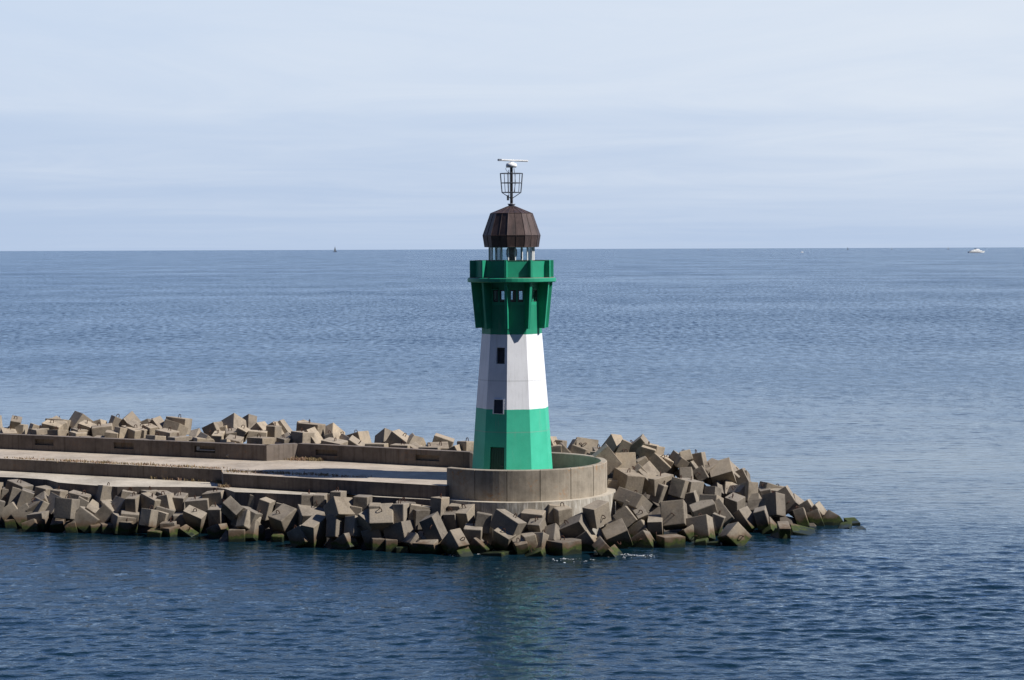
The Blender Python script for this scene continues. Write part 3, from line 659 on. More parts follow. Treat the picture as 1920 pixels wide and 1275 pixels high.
('F4',(6.88,122.52,1.38),(0.328,0.042,0.940,-0.088),(1.07,1.50,1.16),0,'concrete block, steeply tilted left, leftmost in lower row just right of the round wall'),
('F4b',(7.80,123.11,1.32),(-0.173,0.497,0.784,0.330),(0.92,0.75,1.33),1,'concrete block, on a corner, left of two in lower row on the inner head mound'),
('F5',(6.18,119.33,0.73),(-0.062,0.608,0.724,0.321),(1.27,1.47,1.33),2,'concrete block, tilted forward, second from left in waterline row just right of the round wall'),
('F5b',(6.16,122.17,0.58),(-0.024,0.478,0.869,0.128),(1.10,0.76,1.24),0,'mossy concrete block, tilted forward, leftmost in waterline row just right of the round wall'),
('F6',(7.76,122.62,0.41),(0.270,0.107,0.949,-0.120),(1.35,1.50,1.30),1,'concrete block, steeply tilted left, rightmost in waterline row just right of the round wall'),
('F7',(7.80,120.40,0.06),(0.273,0.149,0.938,-0.155),(1.28,1.37,1.28),2,'cubic mossy concrete block, steeply tilted left, alone in waterline row on the inner head mound'),
('F8',(8.72,122.56,0.77),(0.032,0.060,0.993,0.097),(0.95,1.49,1.32),2,'mossy concrete block, tilted forward, right of two in lower row on the inner head mound'),
('F9',(9.88,123.04,1.50),(0.039,0.103,0.979,-0.172),(1.54,1.49,1.63),2,'concrete block, tilted backward, alone in lower row on the left half of the head mound'),
('F10',(9.45,120.17,0.03),(0.010,0.595,0.804,0.001),(1.41,1.41,1.25),0,'concrete block, lying level, left of two at waterline on the left half of the mound'),
('F11',(10.82,122.62,0.17),(0.593,-0.749,-0.288,-0.071),(0.76,1.30,1.35),2,'concrete block, tilted left, right of two at waterline on the left half of the mound'),
('F13',(5.62,116.89,-0.41),(-0.098,0.900,-0.134,-0.404),(1.27,1.50,1.50),0,'concrete block, on a corner, rightmost at waterline below the right end of the round wall'),
('F14',(5.43,117.00,0.10),(-0.086,0.932,0.065,0.345),(0.75,1.50,1.50),0,'concrete block, on a corner, second from left at waterline below right end of round wall'),
('F15',(7.41,123.77,1.44),(0.071,-0.517,0.157,0.839),(1.30,1.52,1.44),0,'cubic concrete block, steeply tilted right, rightmost in lower row just right of the round wall'),
('F16',(11.47,121.00,-0.28),(0.090,0.770,0.629,0.055),(1.47,0.75,1.18),0,'concrete block, tilted left, third from left in waterline row in the middle of the mound'),
('G2',(11.92,125.17,1.41),(-0.011,0.640,0.730,0.239),(1.07,1.57,1.22),0,'concrete block, tilted forward, left of two in lower row in the middle of the mound'),
('G3',(11.46,122.55,0.68),(0.092,0.212,0.958,-0.169),(1.43,1.16,1.51),1,'mossy concrete block, tilted backward, leftmost in waterline row in the middle of the head mound'),
('G4',(14.52,126.44,0.60),(-0.441,0.798,0.393,-0.120),(0.98,1.55,1.29),0,'concrete block, tilted left, right of two in lower row on right half of the mound'),
('G5',(15.66,126.29,0.85),(0.144,0.091,0.985,0.023),(0.79,1.43,1.28),0,'concrete block, tilted left, alone in lower row on the right flank of the head mound'),
('G6',(15.93,128.98,0.96),(0.042,0.112,0.978,-0.173),(1.57,1.50,1.31),1,'concrete block, tilted backward, second from left in middle row on right flank of the mound'),
('G7',(15.64,129.16,1.19),(0.027,0.195,0.922,-0.333),(0.78,1.39,1.29),0,'concrete block, tilted backward, leftmost in middle row on the right flank of the head mound'),
('G8',(16.68,128.36,1.37),(0.061,0.411,0.898,-0.144),(1.24,0.97,1.53),1,'concrete block, tilted backward, rightmost in middle row on the right flank of the head mound'),
('G9',(15.27,129.70,2.07),(0.049,0.589,0.797,-0.121),(1.25,0.74,1.30),0,'concrete block, tilted backward, leftmost in crest row on the right flank of the head mound'),
('G10',(16.95,131.78,1.74),(-0.454,0.627,-0.497,0.392),(1.51,1.25,1.51),0,'concrete block, tilted right, third from left in crest row on right flank of the mound'),
('G11',(17.81,130.94,1.40),(0.287,0.094,0.951,-0.064),(1.12,1.48,1.64),2,'concrete block, steeply tilted left, alone in crest row near the tip of the mole'),
('G11b',(17.24,131.30,1.60),(-0.023,0.249,0.961,0.117),(0.75,1.15,1.23),1,'concrete block, tilted forward, rightmost in crest row on the right flank of the head mound'),
('G13',(14.24,128.69,1.35),(-0.045,0.369,0.912,0.175),(1.04,0.94,1.29),1,'concrete block, tilted forward, second from left in middle row on right half of the mound'),
('G14',(14.72,130.62,1.86),(0.258,0.498,0.783,0.267),(2.20,0.75,0.98),1,'concrete block, on a corner, rightmost in middle row on the right half of the mound'),
('G15',(14.02,131.87,1.64),(0.187,0.492,0.745,-0.410),(1.36,0.96,1.45),0,'concrete block, on a corner, leftmost in middle row on the right half of the mound'),
('G16',(13.50,131.83,1.60),(0.223,0.390,0.753,-0.480),(1.33,1.28,1.45),1,'concrete block, balanced on a corner, rightmost in middle row in the middle of the mound'),
('G17',(12.87,129.43,1.84),(-0.021,0.230,0.966,-0.118),(0.76,1.24,1.26),0,'concrete block, tilted backward, second from left in middle row in the middle of the mound'),
('G18',(12.40,125.68,1.73),(-0.025,0.237,0.959,-0.154),(1.22,1.28,1.26),2,'cubic concrete block, tilted backward, leftmost in middle row in the middle of the head mound'),
('G20',(11.25,129.03,2.35),(0.221,-0.606,0.254,0.721),(1.31,1.54,1.41),1,'concrete block, lying level, third from left in middle row on left half of the mound'),
('G21',(11.49,128.62,1.70),(0.125,0.136,0.983,0.022),(0.75,1.39,1.28),1,'concrete block, tilted left, rightmost in middle row on the left half of the head mound'),
('G22',(12.66,124.67,0.78),(-0.174,0.117,0.978,-0.006),(0.81,1.33,1.17),1,'concrete block, tilted right, right of two in lower row in the middle of the mound'),
('G23',(13.31,120.80,0.44),(0.601,-0.667,-0.428,-0.106),(1.21,1.33,1.43),2,'concrete block, on a corner, alone in waterline row on the right half of the mound'),
('G24',(13.06,125.44,1.35),(0.628,0.123,-0.327,-0.695),(1.50,0.78,1.53),0,'concrete block, on a corner, left of two in lower row on right half of mound'),
('G25',(11.34,121.06,-0.34),(-0.003,0.760,0.649,-0.035),(1.52,0.75,1.18),0,'concrete block, lying level, second from left in waterline row in the middle of the mound'),
('G25b',(12.18,120.97,-0.39),(0.072,0.782,0.619,0.011),(1.48,0.75,1.17),0,'mossy concrete block, lying level, rightmost in waterline row in the middle of the head mound'),
('G26',(16.70,123.89,0.17),(-0.074,0.701,0.705,0.077),(1.34,0.74,1.30),0,'flat mossy concrete block, tilted forward, leftmost in waterline row near the tip of the mole'),
('G27',(16.43,126.05,-0.22),(-0.180,0.888,0.048,-0.420),(1.91,1.69,0.77),2,'concrete block, on a corner, alone in waterline row on the right flank of the mound'),
('G28',(16.62,122.63,-0.70),(0.035,0.778,0.627,-0.028),(1.49,0.83,1.18),0,'concrete block, lying level, third from left in waterline row near the tip of the mole'),
('G29',(16.80,124.04,-0.28),(-0.170,0.869,0.127,0.447),(0.76,1.39,1.50),0,'concrete block, tilted right, second from left in waterline row near the tip of the mole'),
('H1',(18.51,128.81,0.46),(0.153,0.093,0.978,-0.111),(0.76,1.50,1.34),1,'flat mossy concrete block, tilted left, alone in lower row near the tip of the mole'),
('H2',(19.54,129.50,0.27),(0.172,0.089,0.977,-0.095),(0.83,1.49,1.30),1,'concrete block, tilted left, left of two in lower row at very tip of the mole'),
('H3',(19.04,130.60,0.70),(0.274,0.118,0.951,-0.080),(1.22,1.48,1.23),1,'concrete block, tilted left, right of two in middle row near the tip of the mole'),
('H4',(19.60,130.53,0.37),(-0.098,0.886,-0.147,-0.428),(1.29,1.51,1.51),0,'concrete block, steeply tilted left, alone in middle row at the very tip of the mole'),
('H5',(20.61,129.73,-0.07),(-0.276,0.312,0.886,-0.201),(1.04,1.58,1.25),0,'concrete block, tilted right, right of two in lower row at very tip of the mole'),
('H6',(21.90,129.75,-0.34),(-0.037,0.652,0.754,0.063),(1.38,0.75,1.24),0,'concrete block, lying level, second from left at waterline at the very tip of the mole'),
('H7',(21.27,128.21,-0.43),(0.001,0.796,0.597,0.098),(1.50,0.75,1.24),0,'concrete block, tilted left, leftmost in waterline row at the very tip of the mole'),
('H8',(22.02,127.81,-0.54),(0.027,0.712,0.702,0.015),(1.44,0.75,1.17),0,'mossy concrete block, lying level, rightmost in waterline row at the very tip of the mole'),
('H9',(18.08,125.72,-0.25),(-0.112,0.001,0.990,0.089),(1.62,1.84,0.96),0,'flat mossy concrete block, tilted right, rightmost in waterline row near the tip of the mole'),
('H10',(18.73,130.96,0.71),(-0.139,0.932,0.021,-0.334),(1.85,1.61,0.96),0,'concrete block, on a corner, left of two in middle row near tip of the mole'),
('I1',(6.79,134.27,4.55),(0.316,0.400,0.821,-0.259),(1.35,0.93,1.28),0,'concrete block, balanced on a corner, leftmost in crest row just right of the round wall'),
('I2',(7.38,133.05,4.47),(0.526,0.039,0.846,-0.075),(1.33,1.48,0.82),2,'concrete block, tilted right, third from left in crest row just right of the round wall'),
('I3',(8.42,132.90,4.59),(0.692,-0.580,0.337,0.267),(1.26,1.36,1.40),1,'cubic concrete block, steeply tilted left, rightmost in crest row just right of the round wall'),
('I4',(8.93,132.33,4.30),(-0.112,0.106,0.984,0.086),(0.98,1.55,1.17),1,'concrete block, tilted right, second from left in crest row on the inner head mound'),
('I5',(9.03,132.58,4.27),(0.121,-0.625,0.201,0.744),(1.29,1.50,1.50),0,'cubic concrete block, tilted right, third from left in crest row on the inner head mound'),
('I6',(7.13,129.40,4.02),(0.070,0.631,0.771,-0.054),(1.47,1.40,1.30),1,'concrete block, tilted backward, second from left in crest row just right of the round wall'),
('I7',(8.54,132.05,3.65),(-0.366,0.508,0.692,-0.359),(1.55,1.22,0.75),1,'flat concrete block, steeply tilted left, leftmost in crest row on the inner head mound'),
('I8',(9.53,132.11,3.58),(0.390,0.073,0.917,-0.038),(1.18,1.50,1.57),1,'concrete block, on a corner, fourth from left in crest row on the inner head mound'),
('I9',(8.41,128.41,3.15),(-0.276,0.870,-0.192,-0.362),(1.32,1.48,1.48),1,'cubic concrete block, balanced on a corner, leftmost in middle row on the inner head mound'),
('I10',(7.31,127.40,3.11),(-0.106,0.540,0.835,-0.003),(1.96,1.30,1.21),1,'concrete block, tilted right, left of two in middle row just right of the round wall'),
('I11',(6.41,127.97,2.54),(-0.026,0.037,0.999,-0.028),(0.75,1.50,1.20),0,'concrete block, lying level, right of two in top row below right end of round wall'),
('I13',(9.36,127.81,2.27),(-0.164,0.223,0.961,-0.029),(0.75,1.26,1.29),1,'flat concrete block, tilted right, second from left in middle row on the inner head mound'),
('I14',(10.61,128.08,2.54),(-0.134,0.183,0.971,-0.074),(0.94,1.43,1.20),1,'concrete block, tilted right, leftmost in middle row on the left half of the head mound'),
('I15',(9.37,128.00,2.81),(-0.006,0.431,0.900,0.067),(0.87,1.80,1.13),1,'long concrete block, lying level, rightmost in middle row on the inner head mound'),
('I16',(11.38,131.18,2.71),(0.015,0.103,0.965,-0.241),(0.84,1.45,1.33),1,'concrete block, tilted backward, second from left in middle row on left half of the mound'),
('I17',(12.37,132.03,3.00),(0.261,0.068,0.960,-0.069),(0.75,1.50,0.95),2,'concrete block, tilted left, second from left in crest row in the middle of the mound'),
('I18',(11.74,132.52,3.03),(-0.104,0.883,-0.188,-0.417),(1.30,1.51,1.51),2,'concrete block, tilted left, rightmost in crest row on the left half of the head mound'),
('I19',(12.26,132.81,3.69),(0.098,0.142,0.984,-0.046),(0.97,1.37,1.29),1,'concrete block, tilted left, leftmost in crest row in the middle of the head mound'),
('I20',(13.13,132.75,3.06),(0.338,-0.049,0.762,-0.550),(1.32,1.28,0.90),1,'concrete block, steeply tilted forward, rightmost in crest row in the middle of the head mound'),
('I22',(11.17,132.41,3.70),(-0.213,0.860,0.081,0.456),(0.76,1.46,1.51),1,'concrete block, tilted right, leftmost in crest row on the left half of the head mound'),
('I23',(10.09,132.68,3.30),(0.159,-0.543,0.156,0.810),(1.56,1.56,1.22),1,'concrete block with rusty loop, tilted right, rightmost in crest row on the inner head mound'),
('I24',(11.38,132.41,3.97),(-0.307,0.522,0.675,0.422),(0.75,0.80,1.45),1,'concrete block, tilted backward, second from left in crest row on left half of the mound'),
('I25',(8.13,128.46,3.11),(-0.295,0.694,-0.623,0.206),(1.49,1.29,1.49),1,'concrete block, on a corner, right of two in middle row right of the round wall'),
('I27',(6.03,128.61,4.34),(-0.250,0.674,-0.657,0.225),(1.53,1.26,1.51),0,'concrete block, steeply tilted left, rightmost in front row behind the round wall'),
('J1',(13.80,132.46,2.97),(-0.132,0.660,0.649,0.355),(1.35,1.56,1.36),2,'concrete block, on a corner, leftmost in crest row on the right half of the mound'),
('J2',(14.28,133.55,2.65),(-0.111,0.922,-0.150,-0.338),(1.32,1.50,1.50),0,'concrete block, on a corner, second from left in crest row on right half of mound'),
('J3',(15.10,133.58,2.52),(0.214,0.103,0.969,-0.063),(1.08,1.48,1.11),1,'concrete block, tilted left, third from left in crest row on right half of the mound'),
('J4',(15.40,133.93,2.30),(0.059,0.118,0.980,-0.146),(0.75,1.55,1.21),0,'concrete block, tilted backward, rightmost in crest row on the right half of the head mound'),
('J6',(16.52,131.30,1.63),(0.044,0.714,0.692,0.092),(1.51,0.76,1.12),1,'concrete block, tilted left, second from left in crest row on right flank of the mound'),
('K1',(2.33,135.23,4.38),(-0.053,0.829,-0.155,-0.535),(1.26,1.50,1.50),0,'concrete block, steeply tilted left, leftmost in front row behind the round wall'),
('K2',(3.35,134.80,3.92),(-0.315,0.690,-0.618,0.208),(1.56,1.24,1.50),1,'concrete block, balanced on a corner, third from left in front row behind the round wall'),
('K3',(3.03,134.58,4.10),(0.057,0.076,0.995,-0.014),(0.75,1.33,1.27),1,'flat concrete block, lying level, second from left in front row behind the round wall'),
('K4',(2.82,135.82,4.34),(0.060,-0.665,0.113,0.736),(1.28,1.51,1.46),0,'concrete block, lying level, left of two in middle row behind the round wall'),
('K5',(4.47,135.96,4.06),(-0.326,0.686,-0.555,0.338),(1.41,1.24,1.51),1,'concrete block, steeply tilted right, fifth from left in front row behind the round wall'),
('K6',(4.43,135.21,3.96),(-0.166,0.133,0.977,-0.034),(1.11,1.31,1.20),1,'concrete block, tilted right, fourth from left in front row behind the round wall'),
('K7',(4.88,135.87,4.19),(0.503,-0.856,-0.017,0.117),(1.59,1.30,1.41),2,'concrete block, steeply tilted backward, right of two in middle row behind the round wall'),
('K8',(5.88,134.37,3.90),(-0.034,0.670,0.740,0.036),(1.47,0.99,1.21),1,'concrete block, lying level, seventh from left in front row behind the round wall'),
('K9',(5.72,131.52,3.98),(-0.003,0.310,0.951,-0.026),(0.92,1.14,1.21),1,'concrete block, lying level, sixth from left in front row behind the round wall'),
('L1',(-38.70,149.36,4.92),(0.026,0.748,-0.052,-0.661),(1.31,1.50,1.50),1,'concrete block, lying level, left of two in middle row left of the first wall niche'),
('L2',(-36.66,148.50,4.78),(0.457,-0.403,0.448,0.654),(1.46,0.78,1.26),1,'concrete block, tilted right, right of two in middle row left of the first wall niche'),
('L3',(-36.15,148.31,4.47),(-0.039,0.057,0.997,-0.037),(0.75,1.06,1.19),0,'concrete block, lying level, second from left in front row left of the first wall niche'),
('L4',(-36.91,147.56,4.10),(-0.099,0.553,0.826,0.042),(1.51,1.05,1.24),1,'concrete block, tilted forward, leftmost in front row left of the first wall niche'),
('L5',(-34.42,146.75,4.31),(0.002,0.416,0.908,0.045),(1.25,1.17,1.19),1,'cubic concrete block, lying level, second from left in front row behind the first wall niche'),
('L6',(-34.66,147.44,4.39),(-0.472,0.680,-0.453,0.329),(1.50,1.25,1.49),0,'concrete block, tilted right, leftmost in front row behind the first wall niche'),
('L7',(-33.48,147.29,4.70),(-0.073,0.149,0.977,0.131),(1.52,1.35,1.26),1,'concrete block with rusty loop, tilted forward, alone in middle row behind the first wall niche'),
('L8',(-33.23,147.59,4.78),(0.336,-0.157,0.801,-0.470),(0.87,1.34,1.41),0,'concrete block, tilted forward, right of two in middle row right of the first wall niche'),
('L9',(-31.83,148.85,4.96),(-0.420,0.790,-0.412,0.172),(1.50,1.34,1.50),2,'concrete block, steeply tilted right, alone in skyline row just right of the first wall niche'),
('L10',(-33.40,148.04,4.78),(0.012,-0.689,0.112,0.716),(1.32,1.51,1.51),1,'concrete block, lying level, left of two in middle row right of the first wall niche'),
('L11',(-31.01,146.73,4.68),(-0.126,0.146,0.975,0.115),(1.14,1.05,1.22),1,'cubic concrete block, tilted forward, leftmost in middle row just left of the second wall niche'),
('L12',(-32.95,146.12,4.19),(0.017,0.284,0.958,-0.040),(1.13,1.11,1.30),1,'cubic concrete block, lying level, leftmost in front row just right of the first wall niche'),
('L13',(-31.32,145.39,4.13),(-0.029,0.457,0.889,0.001),(1.29,1.04,1.24),1,'concrete block, lying level, third from left in front row right of the first wall niche'),
('L14',(-35.02,146.45,3.83),(-0.004,0.438,0.899,-0.003),(1.26,0.75,1.24),0,'flat concrete block, lying level, rightmost in front row left of the first wall niche'),
('L15',(-33.69,146.05,3.87),(-0.023,0.517,0.856,0.007),(1.43,0.77,1.24),0,'concrete block, lying level, rightmost in front row behind the first wall niche'),
('L16',(-30.65,144.73,3.88),(-0.012,0.466,0.885,0.023),(1.27,0.75,1.24),0,'concrete block, lying level, left of two in front row left of the second wall niche'),
('L17',(-32.07,145.28,3.79),(-0.005,0.452,0.892,-0.002),(1.28,0.75,1.24),1,'concrete block, lying level, second from left in front row right of the first wall niche'),
('L18',(-31.43,146.09,4.29),(-0.038,0.443,0.896,-0.013),(1.37,0.86,1.22),1,'concrete block, lying level, rightmost in front row just right of the first wall niche'),
('M1',(-29.63,145.86,4.54),(0.052,-0.084,0.995,0.035),(1.50,1.51,1.26),1,'concrete block, lying level, rightmost in middle row just left of the second wall niche'),
('M2',(-30.06,147.29,4.72),(0.140,0.085,0.980,-0.110),(0.75,1.29,1.31),0,'concrete block, tilted left, second from left in middle row left of the second wall niche'),
('M3',(-29.07,147.38,5.01),(-0.106,0.551,0.813,-0.158),(1.46,0.78,1.29),1,'flat concrete block, tilted right, left of two in skyline row behind the second wall niche'),
('M4',(-28.20,147.70,4.90),(-0.214,0.877,-0.057,-0.426),(1.34,1.50,1.50),0,'concrete block, steeply tilted left, right of two in skyline row behind the second wall niche'),
('M5',(-27.36,145.51,4.59),(-0.096,0.955,-0.029,-0.279),(1.34,1.50,1.50),1,'big concrete block, steeply tilted right, alone in middle row behind the second wall niche'),
('M6',(-27.17,144.75,4.48),(-0.079,0.386,0.918,0.036),(1.85,1.23,1.24),1,'long concrete block, lying level, rightmost in front row behind the second wall niche'),
('M7',(-26.05,145.08,4.61),(-0.063,0.439,0.894,0.067),(1.22,0.75,1.25),1,'flat concrete block, tilted forward, alone in middle row just right of the second wall niche'),
('M8',(-25.80,146.56,4.83),(0.363,0.344,0.866,-0.015),(1.36,0.87,1.30),1,'concrete block, on a corner, right of two in skyline row right of second wall niche'),
('M8b',(-26.66,146.68,4.93),(0.212,0.001,0.976,-0.042),(1.02,1.40,0.99),0,'concrete block, tilted left, left of two in skyline row right of the second wall niche'),
('M9',(-24.34,145.09,4.80),(-0.134,0.167,0.969,-0.128),(1.32,1.57,1.23),0,'concrete block, tilted right, left of two in skyline row just left of the pipe niche'),
('M11',(-24.62,143.55,4.41),(-0.071,0.248,0.965,0.035),(1.41,1.19,1.20),1,'concrete block, lying level, left of two in front row just left of the pipe niche'),
('M12',(-25.30,142.92,4.08),(-0.018,0.400,0.915,-0.049),(1.29,1.06,1.25),1,'concrete block, lying level, rightmost in front row just right of the second wall niche'),
('M14',(-28.69,144.21,4.25),(-0.060,-0.035,0.997,0.021),(0.97,1.24,1.22),0,'concrete block, lying level, leftmost in front row behind the second wall niche'),
('M15',(-27.81,144.71,4.51),(0.581,-0.686,0.348,-0.267),(0.97,1.10,1.49),0,'long concrete block, tilted right, third from left in front row behind the second wall niche'),
('M16',(-28.57,143.64,3.79),(-0.009,0.526,0.850,-0.009),(1.40,0.75,1.23),0,'flat concrete block, lying level, second from left in front row behind the second wall niche'),
('M17',(-27.32,143.20,3.76),(-0.013,0.406,0.914,0.001),(1.15,0.75,1.23),0,'concrete block, lying level, fourth from left in front row behind the second wall niche'),
('M18',(-29.55,144.05,3.90),(-0.034,0.064,0.996,0.048),(0.75,1.14,1.23),0,'concrete block, lying level, right of two in front row left of the second wall niche'),
('M20',(-26.03,142.54,3.86),(-0.037,0.276,0.960,0.014),(1.01,1.01,1.22),0,'concrete block, lying level, second from left in front row right of the second wall niche'),
('M21',(-26.59,144.61,4.42),(-0.052,0.115,0.992,0.011),(0.76,1.11,1.20),1,'concrete block, lying level, leftmost in front row just right of the second wall niche'),
('N10b',(-24.24,146.30,5.07),(-0.056,0.138,0.988,-0.030),(1.64,1.27,1.23),1,'concrete block, lying level, right of two in skyline row just left of the pipe niche'),
('N13w',(-23.39,141.79,4.09),(0.022,0.497,0.867,-0.006),(1.44,1.35,1.25),1,'concrete block, lying level, right of two in front row just left of the pipe niche'),
('N1',(-21.16,143.51,4.81),(0.209,0.154,0.965,-0.040),(1.11,1.43,1.32),2,'concrete block, tilted left, alone in skyline row behind the niche with the pipe'),
('N2',(-22.29,142.22,4.31),(0.050,0.180,0.844,-0.503),(0.75,1.29,1.44),0,'flat concrete block, steeply tilted forward, leftmost in front row behind the niche with the pipe'),
('N3',(-19.90,144.08,5.08),(0.142,0.304,0.883,-0.329),(1.36,1.38,1.38),0,'concrete block, balanced on a corner, alone in skyline row just right of the pipe niche'),
('N4',(-19.05,144.97,5.14),(0.122,0.409,0.874,-0.231),(1.42,0.75,1.31),1,'concrete block, steeply tilted backward, left of two in skyline row left of the wall corner'),
('N5',(-17.86,142.83,4.74),(0.360,0.153,0.918,-0.069),(1.31,1.34,1.35),0,'concrete block, on a corner, right of two in skyline row left of the wall corner'),
('N6',(-20.84,143.93,4.54),(-0.008,0.797,-0.026,-0.603),(1.29,1.52,1.52),0,'concrete block, tilted left, leftmost in middle row just right of the pipe niche'),
('N7',(-20.63,141.29,4.38),(-0.015,0.018,0.996,0.091),(0.78,1.31,1.28),1,'flat concrete block, tilted forward, leftmost in front row just right of the pipe niche'),
('N8',(-21.42,141.28,4.07),(-0.409,0.764,-0.469,0.171),(1.50,1.25,1.50),0,'concrete block, steeply tilted right, rightmost in front row behind the niche with the pipe'),
('N9',(-21.62,141.10,4.09),(-0.019,0.565,0.824,-0.034),(1.54,1.38,1.20),1,'concrete block, lying level, second from left in front row behind the niche with the pipe'),
('N10',(-19.37,139.91,4.22),(-0.100,0.043,0.991,0.075),(1.12,1.39,1.20),1,'concrete block, tilted right, third from left in front row just right of the pipe niche'),
('N11',(-19.78,142.03,4.52),(-0.031,0.649,0.755,0.082),(1.48,0.78,1.20),1,'concrete block, tilted forward, second from left in middle row just right of the pipe niche'),
('N12',(-19.06,141.84,4.80),(-0.215,0.077,0.972,0.062),(0.75,1.13,1.04),1,'small concrete block, steeply tilted right, rightmost in middle row just right of the pipe niche'),
('N15',(-17.79,138.87,3.67),(-0.344,0.790,-0.447,0.241),(1.49,1.27,1.51),0,'concrete block, on a corner, left of two in front row left of the wall corner'),
('N16',(-19.17,138.67,3.72),(-0.389,0.799,-0.401,0.221),(1.48,1.25,1.50),0,'concrete block, steeply tilted right, rightmost in front row just right of the pipe niche'),
('N17',(-19.49,139.62,4.05),(0.578,-0.727,0.255,-0.270),(0.75,1.17,1.50),0,'concrete block, tilted backward, second from left in front row just right of the pipe niche'),
('O1',(-16.84,142.14,4.77),(-0.028,0.156,0.987,-0.012),(0.75,1.16,1.31),1,'concrete block, lying level, second from left in skyline row behind the wall return'),
('O2',(-17.01,143.39,4.85),(0.257,0.144,0.954,-0.062),(1.22,1.12,1.18),0,'cubic concrete block, steeply tilted left, leftmost in skyline row behind the wall return'),
('O3',(-16.58,144.19,4.78),(-0.328,0.667,0.593,-0.309),(1.48,1.37,1.23),1,'concrete block with rusty loop, steeply tilted left, rightmost in skyline row behind the wall return'),
('O4',(-15.74,140.94,4.01),(-0.267,0.740,-0.605,0.123),(1.51,1.30,1.51),0,'cubic concrete block, steeply tilted left, right of two in front row behind the wall return'),
('O5',(-15.85,140.47,4.07),(-0.005,0.480,0.877,0.019),(1.29,0.75,1.27),1,'flat concrete block, lying level, left of two in front row behind the wall return'),
('O6',(-14.22,142.14,4.97),(-0.044,0.173,0.984,-0.006),(1.73,1.41,1.25),1,'big concrete block, lying level, right of two in skyline row right of the wall return'),
('O6b',(-14.84,143.21,5.01),(0.290,-0.279,0.742,-0.536),(0.75,1.28,0.81),0,'long concrete block, tilted forward, left of two in skyline row right of the wall return'),
('O7',(-14.26,140.80,4.43),(-0.106,0.873,-0.117,-0.462),(1.33,1.50,1.50),0,'concrete block, steeply tilted left, right of two in front row right of the wall return'),
('O8',(-14.61,140.24,4.52),(-0.023,0.372,0.928,-0.015),(1.33,1.17,1.32),1,'cubic concrete block, lying level, left of two in front row right of the wall return'),
('O9',(-12.47,141.83,4.67),(0.124,0.276,0.880,-0.367),(0.75,1.45,1.38),2,'flat concrete block, balanced on a corner, alone in middle row behind the fourth wall niche'),
('O10',(-12.40,139.42,4.52),(0.138,0.124,0.982,-0.042),(0.74,1.26,1.20),1,'flat concrete block, tilted left, left of two in front row behind the fourth wall niche'),
('O11',(-12.18,137.67,4.20),(-0.061,0.194,0.977,0.060),(1.56,1.31,1.19),1,'concrete block, lying level, right of two in front row behind the fourth wall niche'),
('O12',(-11.35,139.58,4.07),(-0.438,0.746,-0.471,0.171),(1.46,1.27,1.51),0,'concrete block, steeply tilted right, leftmost in front row right of the fourth wall niche'),
('O13',(-17.86,141.09,4.53),(-0.045,-0.033,0.998,-0.011),(1.32,1.50,1.24),1,'concrete block with rusty loop, lying level, alone in middle row left of the wall corner'),
('O14',(-17.36,138.84,4.30),(-0.011,0.289,0.957,-0.009),(1.54,1.37,1.25),1,'concrete block, lying level, right of two in front row left of the wall corner'),
('P1',(-8.88,138.82,4.64),(0.136,0.426,0.843,-0.298),(1.33,0.75,1.21),1,'concrete block, tilted backward, left of two in middle row left of the last wall niche'),
('P2',(-7.82,137.74,4.57),(0.470,0.134,0.871,-0.053),(1.35,1.55,1.33),1,'concrete block, tilted right, right of two in middle row left of the last wall niche'),
('P3',(-6.46,136.63,4.24),(0.521,-0.095,0.766,-0.363),(1.32,1.40,0.82),0,'concrete block, on a corner, third from left in front row between last niche and lighthouse'),
('P3b',(-6.76,137.70,4.25),(-0.272,0.705,-0.619,0.215),(1.51,1.30,1.50),1,'cubic concrete block, balanced on a corner, leftmost in front row between last niche and lighthouse'),
('P4',(-4.98,134.71,4.02),(-0.073,0.736,-0.669,-0.078),(1.51,1.46,1.51),1,'big concrete block, tilted forward, fifth from left in front row between last niche and lighthouse'),
('P4b',(-4.77,137.30,4.49),(0.591,0.032,0.806,-0.004),(1.13,1.51,1.43),0,'concrete block, tilted right, alone in middle row between last niche and lighthouse'),
('P5',(-3.10,134.97,4.33),(-0.002,0.409,0.912,-0.022),(1.07,0.90,1.28),1,'concrete block with rusty loop, lying level, rightmost in front row between last niche and lighthouse'),
('P6',(-3.89,134.41,4.13),(0.227,0.140,0.963,-0.036),(1.08,1.34,0.98),0,'concrete block, steeply tilted left, sixth from left in front row between last niche and lighthouse'),
('P7',(-5.29,134.50,4.07),(0.010,0.210,0.978,0.002),(1.51,1.52,1.22),1,'concrete block, lying level, fourth from left in front row between last niche and lighthouse'),
('P8',(-7.45,135.17,4.13),(-0.006,0.116,0.993,-0.007),(1.34,1.32,1.22),1,'concrete block, lying level, right of two in front row left of the last wall niche'),
('P9',(-9.18,136.83,4.04),(0.006,0.114,0.993,-0.025),(1.43,1.32,1.24),0,'concrete block, lying level, left of two in front row left of the last wall niche'),
('P10',(-6.57,135.69,3.82),(-0.086,0.954,-0.123,-0.261),(1.30,1.50,1.51),0,'concrete block, steeply tilted right, second from left in front row between last niche and lighthouse'),
('P11',(-10.95,141.98,4.20),(-0.126,0.783,-0.193,-0.578),(1.37,1.54,1.54),1,'big concrete block, tilted left, rightmost in front row right of the fourth wall niche'),
('P12',(-11.00,138.60,3.99),(-0.071,0.952,-0.023,-0.296),(1.34,1.51,1.51),1,'concrete block, tilted right, second from left in front row right of the fourth wall niche')]
bm = bmesh.new()
cs = [b[1] for b in BLOCKS] + [(17.3, 128.6, 2.1), (19., 129.3, 1.8), (15.4, 129.2, 2.4)]
x0, x1, y0, y1, st = -46., 26., 112., 154., .75
nx, ny = int((x1 - x0) / st) + 1, int((y1 - y0) / st) + 1
grid = {}
def inside_mole(x, y): # keep the core below the paved parts
    return False
